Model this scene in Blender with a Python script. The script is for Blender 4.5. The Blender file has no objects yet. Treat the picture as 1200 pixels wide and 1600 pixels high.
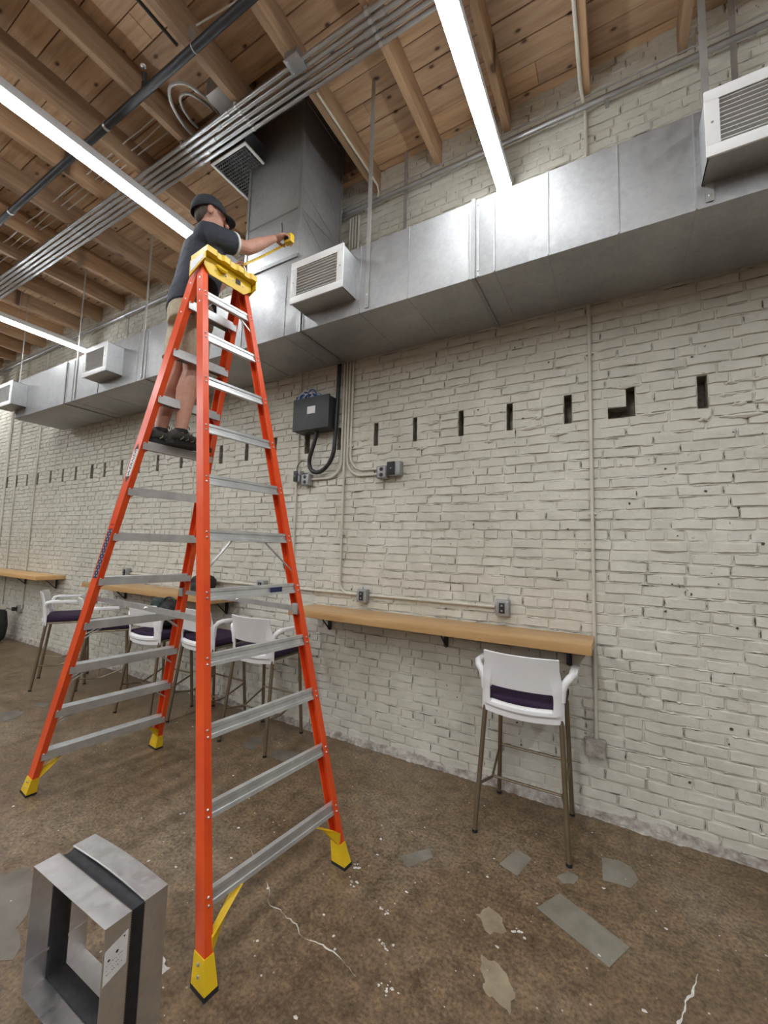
import bpy, bmesh, math, random
from mathutils import Vector, Matrix, Euler
from mathutils import noise as mnoise

random.seed(7)
sc = bpy.context.scene
col = sc.collection
PI = math.pi

# ------------------------------------------------------------------ camera
YAW, PITCH, ROLL = 0.516356, 0.0897056, 0.0281139
CAM_H = 1.625
FPX = 643.47
fw = Vector((-math.sin(YAW) * math.cos(PITCH), math.cos(YAW) * math.cos(PITCH), math.sin(PITCH)))
r0 = Vector((math.cos(YAW), math.sin(YAW), 0)); u0 = r0.cross(fw)
rt = r0 * math.cos(ROLL) + u0 * math.sin(ROLL)
upv = u0 * math.cos(ROLL) - r0 * math.sin(ROLL)
cam_data = bpy.data.cameras.new('camera')
cam = bpy.data.objects.new('camera', cam_data); col.objects.link(cam)
M = Matrix((rt, upv, -fw)).transposed().to_4x4(); M.translation = (0, 0, CAM_H)
cam.matrix_world = M
cam_data.sensor_fit = 'VERTICAL'; cam_data.sensor_height = 36.0
cam_data.lens = FPX / 1600 * 36.0
cam_data.clip_start = 0.05
sc.camera = cam

# ------------------------------------------------------------------ world, exposure
world = bpy.data.worlds.new('world'); sc.world = world; world.use_nodes = True
world.node_tree.nodes['Background'].inputs[0].default_value = (0.8, 0.85, 0.9, 1)
world.node_tree.nodes['Background'].inputs[1].default_value = 0.05
sc.view_settings.view_transform = 'Standard'; sc.view_settings.look = 'None'
sc.view_settings.gamma = 1.0; sc.view_settings.use_curve_mapping = False
sc.view_settings.exposure = 0.95
LAMP_STRENGTH = 26.0
LAMP_COLOR = (0.93, 0.97, 1.0, 1)

# ------------------------------------------------------------------ dimensions
WALL = 3.055          # face of the brick wall
JOIST_Z = 4.95        # underside of the joists
DECK_Z = 5.17         # underside of the planks
X0, X1, Y0 = -13.5, 5.0, -12.0

# ------------------------------------------------------------------ material helpers
def new_mat(name):
    m = bpy.data.materials.new(name); m.use_nodes = True
    nt = m.node_tree
    return m, nt, nt.nodes['Principled BSDF']

def nd(nt, t, **kw):
    n = nt.nodes.new(t)
    for k, v in kw.items():
        setattr(n, k, v)
    return n

def noise_node(nt, vec, scale, detail=4, rough=0.6):
    n = nd(nt, 'ShaderNodeTexNoise')
    n.inputs['Scale'].default_value = scale; n.inputs['Detail'].default_value = detail
    n.inputs['Roughness'].default_value = rough
    nt.links.new(vec, n.inputs['Vector'])
    return n

def ramp(nt, fac, stops):
    r = nd(nt, 'ShaderNodeValToRGB')
    e = r.color_ramp.elements
    while len(e) < len(stops): e.new(0.5)
    for i, (p, c) in enumerate(stops):
        e[i].position = p; e[i].color = (*c, 1) if len(c) == 3 else c
    nt.links.new(fac, r.inputs[0])
    return r

def mixc(nt, fac, a, b, mode='MIX'):
    m = nd(nt, 'ShaderNodeMix', data_type='RGBA', blend_type=mode)
    for sock, v in ((m.inputs[0], fac), (m.inputs[6], a), (m.inputs[7], b)):
        if hasattr(v, 'is_output'): nt.links.new(v, sock)
        elif isinstance(v, (int, float)): sock.default_value = v
        else: sock.default_value = (*v, 1) if len(v) == 3 else v
    return m.outputs[2]

def position(nt, scale=(1, 1, 1)):
    g = nd(nt, 'ShaderNodeNewGeometry')
    mp = nd(nt, 'ShaderNodeMapping'); mp.inputs['Scale'].default_value = scale
    nt.links.new(g.outputs['Position'], mp.inputs['Vector'])
    return mp.outputs['Vector']

def add_bump(nt, bs, h, strength, dist=0.01):
    b = nd(nt, 'ShaderNodeBump'); b.inputs['Strength'].default_value = strength
    b.inputs['Distance'].default_value = dist
    nt.links.new(h, b.inputs['Height']); nt.links.new(b.outputs[0], bs.inputs['Normal'])

def pm(name, c1, c2=None, scale=8, rough=0.5, metal=0.0, bump=0.0, bscale=80, bdist=0.004, coat=0, spec=None):
    """plain painted / plastic / metal material with a faint procedural mottling"""
    m, nt, bs = new_mat(name)
    v = position(nt)
    c2 = c2 or tuple(x * 0.88 for x in c1)
    n = noise_node(nt, v, scale)
    r = ramp(nt, n.outputs[0], [(0.35, c1), (0.65, c2)])
    nt.links.new(r.outputs[0], bs.inputs['Base Color'])
    bs.inputs['Roughness'].default_value = rough; bs.inputs['Metallic'].default_value = metal
    if spec is not None: bs.inputs['Specular IOR Level'].default_value = spec
    if coat: bs.inputs['Coat Weight'].default_value = coat
    if bump:
        add_bump(nt, bs, noise_node(nt, v, bscale).outputs[0], bump, bdist)
    return m

MAT = {}
def brick_paint():
    m, nt, bs = new_mat('painted_brick')
    v = position(nt)
    n1 = noise_node(nt, v, 1.3, 3); n2 = noise_node(nt, v, 9, 5)
    a = ramp(nt, n1.outputs[0], [(0.3, (0.60, 0.575, 0.49)), (0.7, (0.68, 0.655, 0.575))])
    b = ramp(nt, n2.outputs[0], [(0.35, (0.86, 0.86, 0.85)), (0.6, (1, 1, 1))])
    c = mixc(nt, 0.8, a.outputs[0], b.outputs[0], 'MULTIPLY')
    n3 = noise_node(nt, v, 24, 3, 0.7)
    chip = ramp(nt, n3.outputs[0], [(0.70, (0, 0, 0)), (0.74, (1, 1, 1))])
    c = mixc(nt, chip.outputs[0], c, (0.16, 0.13, 0.10))
    nt.links.new(c, bs.inputs['Base Color'])
    bs.inputs['Roughness'].default_value = 0.62
    nb = noise_node(nt, v, 45, 6, 0.65); nb2 = noise_node(nt, v, 12, 3)
    ad = nd(nt, 'ShaderNodeMath', operation='MULTIPLY_ADD'); ad.inputs[1].default_value = 2.2
    nt.links.new(nb2.outputs[0], ad.inputs[0]); nt.links.new(nb.outputs[0], ad.inputs[2])
    add_bump(nt, bs, ad.outputs[0], 0.42, 0.006)
    return m
MAT['brick'] = brick_paint()
MAT['mortar'] = pm('painted_mortar', (0.55, 0.525, 0.45), (0.40, 0.375, 0.315), 14, 0.75, bump=0.9, bscale=30, bdist=0.012)
MAT['crack'] = pm('crack_shade_and_chip', (0.10, 0.085, 0.068), (0.055, 0.047, 0.038), 30, 0.95)  # dark tone stands in for shade inside joint cracks; chips use it too
MAT['pocket'] = pm('bare_pocket', (0.36, 0.33, 0.27), (0.16, 0.14, 0.11), 20, 0.9, bump=0.5, bscale=40)
MAT['skirt'] = pm('crumbled_mortar', (0.50, 0.47, 0.42), (0.24, 0.20, 0.17), 16, 0.85, bump=0.8, bscale=50, bdist=0.01)

def wood_mat(name, axis, tones, knots=True, rough=0.6, knot_scale=2.9):
    m, nt, bs = new_mat(name)
    s = (1.2, 14, 14) if axis == 'x' else (14, 1.2, 14)
    v = position(nt, s); vp = position(nt)
    oi = nd(nt, 'ShaderNodeObjectInfo')
    n = noise_node(nt, v, 1.6, 6, 0.65)
    g = ramp(nt, n.outputs[0], [(0.30, tones[0]), (0.52, tones[1]), (0.72, tones[2])])
    tint = ramp(nt, oi.outputs['Random'], [(0.0, (0.78, 0.74, 0.72)), (0.5, (1, 1, 1)), (1.0, (1.12, 1.04, 0.92))])
    c = mixc(nt, 1.0, g.outputs[0], tint.outputs[0], 'MULTIPLY')
    if knots:
        vs = position(nt, (1.0, 1.7, 1.0) if axis == 'x' else (1.7, 1, 1))
        vo = nd(nt, 'ShaderNodeTexVoronoi', voronoi_dimensions='2D'); vo.inputs['Scale'].default_value = knot_scale
        nt.links.new(vs, vo.inputs['Vector'])
        k = ramp(nt, vo.outputs['Distance'], [(0.035, (1, 1, 1)), (0.055, (0.45, 0.45, 0.45)), (0.10, (0, 0, 0))])
        c = mixc(nt, k.outputs[0], c, (0.09, 0.045, 0.025))
    nt.links.new(c, bs.inputs['Base Color'])
    bs.inputs['Roughness'].default_value = rough
    add_bump(nt, bs, n.outputs[0], 0.25, 0.003)
    return m
MAT['plank'] = wood_mat('pine_plank', 'x', [(0.38, 0.24, 0.145), (0.55, 0.375, 0.235), (0.65, 0.465, 0.30)])
MAT['joist'] = wood_mat('old_joist', 'y', [(0.27, 0.165, 0.095), (0.38, 0.25, 0.15), (0.48, 0.33, 0.205)], knot_scale=1.4)
MAT['counter'] = wood_mat('blond_counter', 'x', [(0.52, 0.31, 0.125), (0.61, 0.385, 0.17), (0.67, 0.44, 0.205)], knots=False, rough=0.38)

def floor_mat():
    m, nt, bs = new_mat('stained_concrete')
    v = position(nt)
    n1 = noise_node(nt, v, 1.1, 5, 0.6); n2 = noise_node(nt, v, 11, 6, 0.7); n4 = noise_node(nt, v, 60, 4, 0.7)
    a = ramp(nt, n1.outputs[0], [(0.30, (0.105, 0.066, 0.036)), (0.5, (0.165, 0.112, 0.066)), (0.68, (0.215, 0.165, 0.115))])
    b = ramp(nt, n2.outputs[0], [(0.3, (0.50, 0.47, 0.44)), (0.5, (0.95, 0.95, 0.95)), (0.7, (1.35, 1.3, 1.22))])
    c = mixc(nt, 1.0, a.outputs[0], b.outputs[0], 'MULTIPLY')
    d = ramp(nt, n4.outputs[0], [(0.32, (0.35, 0.35, 0.35)), (0.5, (1, 1, 1)), (0.68, (1.6, 1.6, 1.55))])
    c = mixc(nt, 0.8, c, d.outputs[0], 'MULTIPLY')
    vo = nd(nt, 'ShaderNodeTexVoronoi'); vo.inputs['Scale'].default_value = 16
    nt.links.new(v, vo.inputs['Vector'])
    sp = ramp(nt, vo.outputs['Distance'], [(0.05, (1, 1, 1)), (0.09, (0, 0, 0))])
    n5 = noise_node(nt, v, 2.3, 2)
    gate = ramp(nt, n5.outputs[0], [(0.48, (0, 0, 0)), (0.58, (1, 1, 1))])
    k = mixc(nt, 1.0, sp.outputs[0], gate.outputs[0], 'MULTIPLY')
    c = mixc(nt, k, c, (0.55, 0.50, 0.44))
    nt.links.new(c, bs.inputs['Base Color'])
    rr = ramp(nt, n2.outputs[0], [(0.3, (0.34, 0.34, 0.34)), (0.7, (0.55, 0.55, 0.55))])
    nt.links.new(rr.outputs[0], bs.inputs['Roughness'])
    add_bump(nt, bs, n2.outputs[0], 0.18, 0.006)
    return m
MAT['floor'] = floor_mat()
MAT['patch'] = pm('grey_patch', (0.235, 0.215, 0.175), (0.175, 0.155, 0.12), 7, 0.5, bump=0.15, bscale=30)
MAT['patch_tan'] = pm('tan_patch', (0.33, 0.27, 0.18), (0.22, 0.17, 0.11), 9, 0.55, bump=0.2, bscale=30)
MAT['patch_grey2'] = pm('dull_grey_patch', (0.170, 0.150, 0.122), (0.115, 0.098, 0.076), 6, 0.5)
MAT['white_mark'] = pm('white_mark', (0.72, 0.70, 0.66), (0.5, 0.47, 0.42), 40, 0.7)

def galv(name, tone=0.56, rough=0.42, metal=0.82, bump=0.10):
    m, nt, bs = new_mat(name)
    v = position(nt)
    n1 = noise_node(nt, v, 2.2, 4); n2 = noise_node(nt, v, 26, 3)
    vo = nd(nt, 'ShaderNodeTexVoronoi'); vo.inputs['Scale'].default_value = 55
    nt.links.new(v, vo.inputs['Vector'])
    a = ramp(nt, n1.outputs[0], [(0.3, (tone * .82, tone * .825, tone * .83)), (0.7, (tone * 1.08, tone * 1.08, tone * 1.07))])
    b = ramp(nt, vo.outputs['Color'], [(0.2, (0.93, 0.93, 0.93)), (0.8, (1.0, 1.0, 1.0))])
    c = mixc(nt, 1.0, a.outputs[0], b.outputs[0], 'MULTIPLY')
    nt.links.new(c, bs.inputs['Base Color'])
    bs.inputs['Metallic'].default_value = metal
    r = ramp(nt, n2.outputs[0], [(0.3, (rough - .07,) * 3), (0.7, (rough + .09,) * 3)])
    nt.links.new(r.outputs[0], bs.inputs['Roughness'])
    if bump: add_bump(nt, bs, n1.outputs[0], bump, 0.02)
    return m
MAT['galv'] = galv('galvanized_steel', 0.44, 0.54)
MAT['galv_dark'] = galv('galvanized_seam', 0.34, 0.5)
MAT['galv_bright'] = galv('galvanized_collar', 0.70, 0.36, 0.93, 0)
MAT['conduit'] = pm('steel_conduit', (0.52, 0.53, 0.53), (0.42, 0.43, 0.43), 6, 0.34, 0.9)
MAT['strap'] = pm('steel_strap', (0.45, 0.44, 0.42), (0.36, 0.35, 0.33), 8, 0.5, 0.6)
MAT['white_metal'] = pm('white_register', (0.80, 0.80, 0.78), (0.74, 0.74, 0.73), 8, 0.4)
MAT['register_dark'] = pm('register_inside', (0.05, 0.05, 0.05), (0.03, 0.03, 0.03), 8, 0.8)
MAT['black'] = pm('black_paint', (0.022, 0.022, 0.024), (0.014, 0.014, 0.015), 8, 0.45)
MAT['black_pipe'] = pm('black_pipe', (0.035, 0.038, 0.042), (0.022, 0.024, 0.027), 8, 0.4, 0.2)
MAT['charcoal'] = pm('charcoal_steel', (0.045, 0.045, 0.046), (0.035, 0.035, 0.036), 8, 0.5)
MAT['grid'] = pm('grille_bars', (0.14, 0.14, 0.145), (0.10, 0.10, 0.10), 8, 0.5)
MAT['orange'] = pm('orange_fibreglass', (0.76, 0.088, 0.014), (0.66, 0.062, 0.012), 5, 0.36, bump=0.06, bscale=120)
MAT['yellow'] = pm('yellow_plastic', (0.80, 0.53, 0.015), (0.72, 0.46, 0.012), 6, 0.38)
MAT['alu'] = pm('ladder_aluminium', (0.66, 0.67, 0.66), (0.52, 0.53, 0.53), 9, 0.40, 0.75)
MAT['rivet'] = pm('rivet_steel', (0.70, 0.70, 0.70), (0.6, 0.6, 0.6), 9, 0.3, 0.9)
MAT['rubber'] = pm('black_rubber', (0.018, 0.018, 0.018), (0.012, 0.012, 0.012), 9, 0.8)
MAT['white_plastic'] = pm('white_plastic', (0.80, 0.80, 0.80), (0.76, 0.76, 0.765), 4, 0.36)
MAT['purple'] = pm('purple_fabric', (0.038, 0.016, 0.052), (0.026, 0.011, 0.036), 60, 0.85, bump=0.3, bscale=400)
MAT['bronze'] = pm('bronze_tube', (0.25, 0.20, 0.135), (0.20, 0.155, 0.10), 8, 0.38, 0.7)
MAT['pipe_paint'] = pm('painted_conduit', (0.62, 0.59, 0.50), (0.54, 0.51, 0.43), 8, 0.5)
MAT['boxgrey'] = pm('grey_outlet_box', (0.40, 0.41, 0.41), (0.31, 0.32, 0.32), 12, 0.45, 0.5)
MAT['sticker'] = pm('white_sticker', (0.78, 0.78, 0.77), (0.7, 0.7, 0.7), 30, 0.55)
MAT['ink'] = pm('black_ink', (0.02, 0.02, 0.02), (0.03, 0.03, 0.03), 30, 0.6)
MAT['navy_ink'] = pm('navy_print', (0.02, 0.028, 0.10), (0.015, 0.02, 0.07), 30, 0.5)
MAT['red_ink'] = pm('red_print', (0.40, 0.02, 0.02), (0.32, 0.015, 0.015), 30, 0.5)
MAT['blue_cable'] = pm('blue_cable', (0.03, 0.11, 0.38), (0.025, 0.085, 0.28), 9, 0.45)
MAT['white_cable'] = pm('white_cable', (0.72, 0.72, 0.70), (0.62, 0.62, 0.6), 9, 0.5)
MAT['skin'] = pm('skin', (0.56, 0.30, 0.215), (0.47, 0.235, 0.165), 14, 0.5, bump=0.08, bscale=90)
MAT['shirt'] = pm('navy_shirt', (0.030, 0.036, 0.050), (0.021, 0.025, 0.036), 10, 0.85, bump=0.7, bscale=14, bdist=0.02)
MAT['cap'] = pm('dark_cap_cloth', (0.032, 0.036, 0.044), (0.022, 0.025, 0.032), 20, 0.85, bump=0.2, bscale=200)
MAT['shorts'] = pm('khaki_cloth', (0.47, 0.40, 0.29), (0.38, 0.315, 0.22), 12, 0.85, bump=0.6, bscale=16, bdist=0.02)
MAT['shoe'] = pm('shoe_fabric', (0.055, 0.050, 0.042), (0.028, 0.026, 0.022), 45, 0.75, bump=0.3, bscale=90)
MAT['shoe_trim'] = pm('shoe_stripe', (0.21, 0.18, 0.12), (0.16, 0.135, 0.09), 40, 0.7)
MAT['hair'] = pm('grey_brown_hair', (0.10, 0.075, 0.055), (0.06, 0.045, 0.035), 90, 0.7)
MAT['canvas'] = pm('black_canvas', (0.022, 0.022, 0.025), (0.012, 0.012, 0.013), 40, 0.7, bump=0.3, bscale=60)
MAT['bag_black'] = pm('black_bag_cloth', (0.020, 0.021, 0.022), (0.012, 0.013, 0.013), 14, 0.7, bump=0.7, bscale=18, bdist=0.02)
MAT['bag_green'] = pm('dark_green_bag_cloth', (0.030, 0.050, 0.045), (0.02, 0.03, 0.028), 14, 0.7, bump=0.7, bscale=18, bdist=0.02)
MAT['wallplain'] = pm('plain_wall_paint', (0.20, 0.185, 0.165), (0.17, 0.155, 0.14), 2, 0.7, bump=0.2, bscale=20)
MAT['housing'] = pm('lamp_housing', (0.72, 0.73, 0.74), (0.68, 0.69, 0.70), 6, 0.45)
def emis(name, color, strength):
    m, nt, bs = new_mat(name)
    bs.inputs['Base Color'].default_value = (0.8, 0.8, 0.8, 1)
    bs.inputs['Emission Color'].default_value = color
    bs.inputs['Emission Strength'].default_value = strength
    return m
MAT['lens'] = emis('lit_lens', LAMP_COLOR, LAMP_STRENGTH)

# ------------------------------------------------------------------ mesh builder
class MB:
    def __init__(self):
        self.v = []; self.f = []; self.sm = []
    def add(self, vs, fs, smooth=False):
        o = len(self.v)
        self.v += [Vector(p) for p in vs]
        self.f += [tuple(i + o for i in f) for f in fs]
        self.sm += [smooth] * len(fs)
        return self
    def box(self, lo, hi, xf=None):
        x0, y0, z0 = lo; x1, y1, z1 = hi
        vs = [(x0, y0, z0), (x1, y0, z0), (x1, y1, z0), (x0, y1, z0), (x0, y0, z1), (x1, y0, z1), (x1, y1, z1), (x0, y1, z1)]
        if xf: vs = [xf @ Vector(p) for p in vs]
        return self.add(vs, [(0, 3, 2, 1), (4, 5, 6, 7), (0, 1, 5, 4), (1, 2, 6, 5), (2, 3, 7, 6), (3, 0, 4, 7)])
    def cbox(self, lo, hi, c=0.004, xf=None):
        """box with chamfered edges"""
        bm = bmesh.new()
        bmesh.ops.create_cube(bm, size=1)
        ce = [(a + b) / 2 for a, b in zip(lo, hi)]; sz = [b - a for a, b in zip(lo, hi)]
        for q in bm.verts: q.co = Vector((q.co.x * sz[0] + ce[0], q.co.y * sz[1] + ce[1], q.co.z * sz[2] + ce[2]))
        bmesh.ops.bevel(bm, geom=bm.edges[:], offset=c, segments=2, affect='EDGES', profile=0.6)
        bm.verts.index_update()
        vs = [q.co.copy() for q in bm.verts]
        if xf: vs = [xf @ p for p in vs]
        fs = [[q.index for q in f.verts] for f in bm.faces]
        bm.free()
        return self.add(vs, fs, True)
    def bar(self, a, b, w, h, up=(0, 0, 1)):
        a = Vector(a); b = Vector(b); d = (b - a).normalized(); up = Vector(up)
        s = d.cross(up)
        s = s.normalized() if s.length > 1e-5 else Vector((1, 0, 0))
        t = s.cross(d)
        vs = []
        for p in (a, b):
            for i, j in ((-1, -1), (1, -1), (1, 1), (-1, 1)):
                vs.append(p + s * (i * w / 2) + t * (j * h / 2))
        return self.add(vs, [(0, 1, 2, 3), (4, 7, 6, 5), (0, 4, 5, 1), (1, 5, 6, 2), (2, 6, 7, 3), (3, 7, 4, 0)])
    def tube(self, pts, r, n=10, closed=True):
        pts = [Vector(p) for p in pts]
        rs = r if isinstance(r, (list, tuple)) else [r] * len(pts)
        t0 = (pts[1] - pts[0]).normalized()
        ref = Vector((0, 0, 1)) if abs(t0.z) < 0.9 else Vector((1, 0, 0))
        s = t0.cross(ref).normalized()
        vs = []; fs = []
        for i, p in enumerate(pts):
            if i == 0: t = t0
            elif i == len(pts) - 1: t = (p - pts[i - 1]).normalized()
            else: t = ((p - pts[i - 1]).normalized() + (pts[i + 1] - p).normalized()).normalized()
            s = (s - t * s.dot(t)).normalized(); b = t.cross(s)
            for k in range(n):
                a = 2 * PI * k / n
                vs.append(p + (s * math.cos(a) + b * math.sin(a)) * rs[i])
        for i in range(len(pts) - 1):
            for k in range(n):
                fs.append((i * n + k, i * n + (k + 1) % n, (i + 1) * n + (k + 1) % n, (i + 1) * n + k))
        self.add(vs, fs, True)
        if closed:
            o = len(self.v) - len(vs)
            self.f.append(tuple(o + k for k in reversed(range(n)))); self.sm.append(False)
            self.f.append(tuple(o + (len(pts) - 1) * n + k for k in range(n))); self.sm.append(False)
        return self
    def ell(self, c, r, xf=None, nu=14, nv=9):
        vs = []; fs = []
        c = Vector(c)
        for j in range(nv + 1):
            ph = PI * j / nv
            for i in range(nu):
                a = 2 * PI * i / nu
                p = Vector((math.sin(ph) * math.cos(a) * r[0], math.sin(ph) * math.sin(a) * r[1], math.cos(ph) * r[2]))
                if xf: p = xf @ p
                vs.append(c + p)
        for j in range(nv):
            for i in range(nu):
                fs.append((j * nu + i, (j + 1) * nu + i, (j + 1) * nu + (i + 1) % nu, j * nu + (i + 1) % nu))
        return self.add(vs, fs, True)
    def prism(self, poly, fn0, fn1):
        """2-D outline carried between two placement functions"""
        n = len(poly)
        vs = [fn0(p) for p in poly] + [fn1(p) for p in poly]
        fs = [(i, (i + 1) % n, n + (i + 1) % n, n + i) for i in range(n)] + [tuple(reversed(range(n))), tuple(range(n, 2 * n))]
        return self.add(vs, fs)
    def build(self, name, mat, parent=None, origin=None, fix=True):
        base = Vector(origin) if origin is not None else Vector((0, 0, 0))
        sub = base if parent is None else root_world(parent)
        me = bpy.data.meshes.new(name)
        me.from_pydata([p - sub for p in self.v], [], self.f)
        me.polygons.foreach_set('use_smooth', self.sm)
        me.update()
        if fix:
            bm = bmesh.new(); bm.from_mesh(me)
            bmesh.ops.recalc_face_normals(bm, faces=bm.faces[:]); bm.to_mesh(me); bm.free()
        if any(self.sm): me.set_sharp_from_angle(angle=math.radians(38))
        me.materials.append(MAT[mat] if isinstance(mat, str) else mat)
        o = bpy.data.objects.new(name, me); col.objects.link(o)
        if parent is not None: o.parent = parent
        else: o.location = base
        return o

def root_world(o):
    p = Vector((0, 0, 0))
    while o is not None:
        p += o.location; o = o.parent
    return p

def tag(o, label, cat, group=None, kind=None):
    o['label'] = label; o['category'] = cat
    if group: o['group'] = group
    if kind: o['kind'] = kind
    return o

def thing(name, loc, label, cat, group=None, kind=None):
    o = bpy.data.objects.new(name, None); col.objects.link(o)
    o.location = loc; o.empty_display_size = 0.1
    return tag(o, label, cat, group, kind)

def copy_tree(o, parent=None):
    c = o.copy(); col.objects.link(c); c.parent = parent
    for ch in o.children: copy_tree(ch, c)
    return c

def arc(c, r, a0, a1, n, e1, e2):
    """points of an arc about c in the plane of unit vectors e1, e2 (degrees)"""
    c = Vector(c); e1 = Vector(e1); e2 = Vector(e2)
    return [c + e1 * (r * math.cos(math.radians(a0 + (a1 - a0) * i / n))) + e2 * (r * math.sin(math.radians(a0 + (a1 - a0) * i / n))) for i in range(n + 1)]

def catmull(ctrl, k):
    out = []
    for i in range(len(ctrl) - 1):
        p0 = Vector(ctrl[max(i - 1, 0)]); p1 = Vector(ctrl[i]); p2 = Vector(ctrl[i + 1]); p3 = Vector(ctrl[min(i + 2, len(ctrl) - 1)])
        for q in range(k):
            t = q / k
            out.append(.5 * ((2 * p1) + (p2 - p0) * t + (2 * p0 - 5 * p1 + 4 * p2 - p3) * t * t + (3 * p1 - p0 - 3 * p2 + p3) * t ** 3))
    return out

def project(p):
    q = Vector(p) - Vector((0, 0, CAM_H)); z = q.dot(fw)
    if z < 0.05: return None
    return 600 + FPX * q.dot(rt) / z, 800 - FPX * q.dot(upv) / z

# ================================================================== SETTING
# ---- floor
floor = MB().box((X0, Y0, -0.1), (X1, WALL + 0.4, 0.0)).build('floor', 'floor', origin=(-4, -1, -0.1))
tag(floor, 'brown stained concrete floor with grey patches and white specks', 'floor', kind='structure')

PATCHA = [(-2.692, 2.509), (-2.727, 2.693), (-2.625, 2.688), (-2.563, 2.504)]
PATCHB = [(-2.388, 2.496), (-2.387, 2.643), (-2.199, 2.665), (-2.188, 2.50)]
PATCHC = [(-4.807, 1.664), (-5.071, 1.748), (-4.984, 1.861), (-4.852, 1.839), (-4.773, 1.72)]
PATCHD = [(-5.019, 1.973), (-5.056, 2.049), (-4.976, 2.103), (-4.883, 2.024)]
PATCHE = [(-2.75, 0.90), (-2.56, 1.056), (-2.402, 1.04), (-2.305, 0.958), (-2.07, 0.834), (-2.2, 0.6), (-2.7, 0.6)]
def floor_poly(name, pts, mat, z=0.0012, wob=0.004, sub=5, label=None):
    out = []
    n = len(pts)
    for i in range(n):
        a = Vector((*pts[i], 0)); b = Vector((*pts[(i + 1) % n], 0))
        for k in range(sub):
            p = a.lerp(b, k / sub)
            q = p + Vector((mnoise.noise(p * 30), mnoise.noise(p * 30 + Vector((7, 3, 1))), 0)) * wob
            out.append(q)
    m = MB()
    N = len(out)
    m.add([(p.x, p.y, z) for p in out] + [(p.x, p.y, -0.002) for p in out],
          [tuple(range(N))] + [(i, N + i, N + (i + 1) % N, (i + 1) % N) for i in range(N)])
    o = m.build(name, mat, floor)
    if label: o['label'] = label
    return o
floor_poly('floor_patch', [(-1.039, 2.107), (-0.927, 2.249), (-0.887, 2.191), (-0.969, 2.057)], 'patch')
floor_poly('floor_patch', [(-0.572, 2.333), (-0.517, 2.492), (-0.431, 2.462), (-0.474, 2.299)], 'patch')
floor_poly('floor_patch', [(-0.107, 2.673), (-0.03, 2.70), (0.03, 2.68), (0.06, 2.599), (0.022, 2.516), (-0.097, 2.503)], 'patch')
floor_poly('floor_patch', [(-0.358, 2.156), (-0.273, 2.299), (0.012, 2.158), (-0.061, 2.016)], 'patch')
floor_poly('floor_patch', [(-0.582, 1.972), (-0.545, 2.05), (-0.50, 2.03), (-0.447, 1.963), (-0.516, 1.911)], 'patch_tan', wob=0.02)
floor_poly('floor_patch', [(-0.52, 1.80), (-0.47, 1.80), (-0.40, 1.772), (-0.362, 1.72), (-0.36, 1.64), (-0.41, 1.655), (-0.456, 1.673), (-0.48, 1.72)], 'patch_tan', wob=0.022)
floor_poly('floor_patch', [(-0.30, 2.40), (-0.255, 2.47), (-0.205, 2.455), (-0.215, 2.40), (-0.26, 2.375)], 'patch', wob=0.01)
floor_poly('floor_patch', PATCHB, 'patch_grey2', wob=0.01)
floor_poly('floor_patch', PATCHA, 'patch_grey2', wob=0.01)
floor_poly('floor_patch', PATCHC, 'patch_grey2', wob=0.05)
floor_poly('floor_patch', PATCHD, 'patch_grey2', wob=0.03)
floor_poly('floor_patch', PATCHE, 'patch_grey2', wob=0.05)
floor_poly('paint_patch', [(-1.60, 1.06), (-1.60, 1.145), (-1.53, 1.12), (-1.535, 1.05)], 'white_mark', wob=0.015, label='irregular white patch on the concrete')

def crack(pts, w):
    m = MB(); out = []
    for i in range(len(pts) - 1):
        a = Vector((*pts[i], 0)); b = Vector((*pts[i + 1], 0))
        for k in range(8): out.append(a.lerp(b, k / 8))
    out.append(Vector((*pts[-1], 0)))
    L = []; R = []
    for i, p in enumerate(out):
        d = (out[min(i + 1, len(out) - 1)] - out[max(i - 1, 0)]).normalized(); s = Vector((-d.y, d.x, 0))
        j = s * (0.022 * mnoise.noise(p * 11) + 0.008 * mnoise.noise(p * 41))
        ww = w * max(0.12, 0.6 + 1.6 * mnoise.noise(p * 17 + Vector((3, 0, 0))))
        L.append(p + j + s * ww); R.append(p + j - s * ww)
    n = len(out)
    m.add([(p.x, p.y, 0.001) for p in L + R], [(i, i + 1, n + i + 1, n + i) for i in range(n - 1)])
    o = m.build('crack', 'white_mark', floor); o['label'] = 'thin chalky white crack in the concrete'
crack([(-1.52, 1.62), (-1.42, 1.545), (-1.28, 1.51), (-1.12, 1.50), (-0.98, 1.49), (-0.90, 1.47)], 0.0022)
crack([(0.245, 2.17), (0.215, 2.06), (0.18, 2.00), (0.155, 1.92), (0.15, 1.85)], 0.004)
crack([(-1.75, 1.72), (-1.66, 1.68), (-1.6, 1.655)], 0.0016)
# loose paint flecks
m = MB()
rng = random.Random(4)
for i in range(260):
    x = rng.uniform(-3.4, 0.8); y = rng.uniform(0.75, 2.6); r = rng.choice([0.002, 0.003, 0.003, 0.005, 0.009])
    a = rng.uniform(0, 6); n = 5
    vs = [(x + r * rng.uniform(.5, 1.3) * math.cos(a + k * 1.2566), y + r * rng.uniform(.4, 1.1) * math.sin(a + k * 1.2566), 0.0016) for k in range(n)]
    m.add(vs, [tuple(range(n))])
for (cx, cy) in ((-0.95, 1.78), (-1.15, 1.83), (-0.41, 1.98), (-0.86, 1.63), (-1.20, 1.92), (-0.78, 1.50)):
    for i in range(9):
        x = cx + rng.gauss(0, .018); y = cy + rng.gauss(0, .012); r = rng.uniform(.003, .010)
        m.add([(x + r * rng.uniform(.5, 1.2) * math.cos(k * 1.2566), y + r * .7 * math.sin(k * 1.2566), 0.0018) for k in range(5)], [tuple(range(5))])
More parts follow.
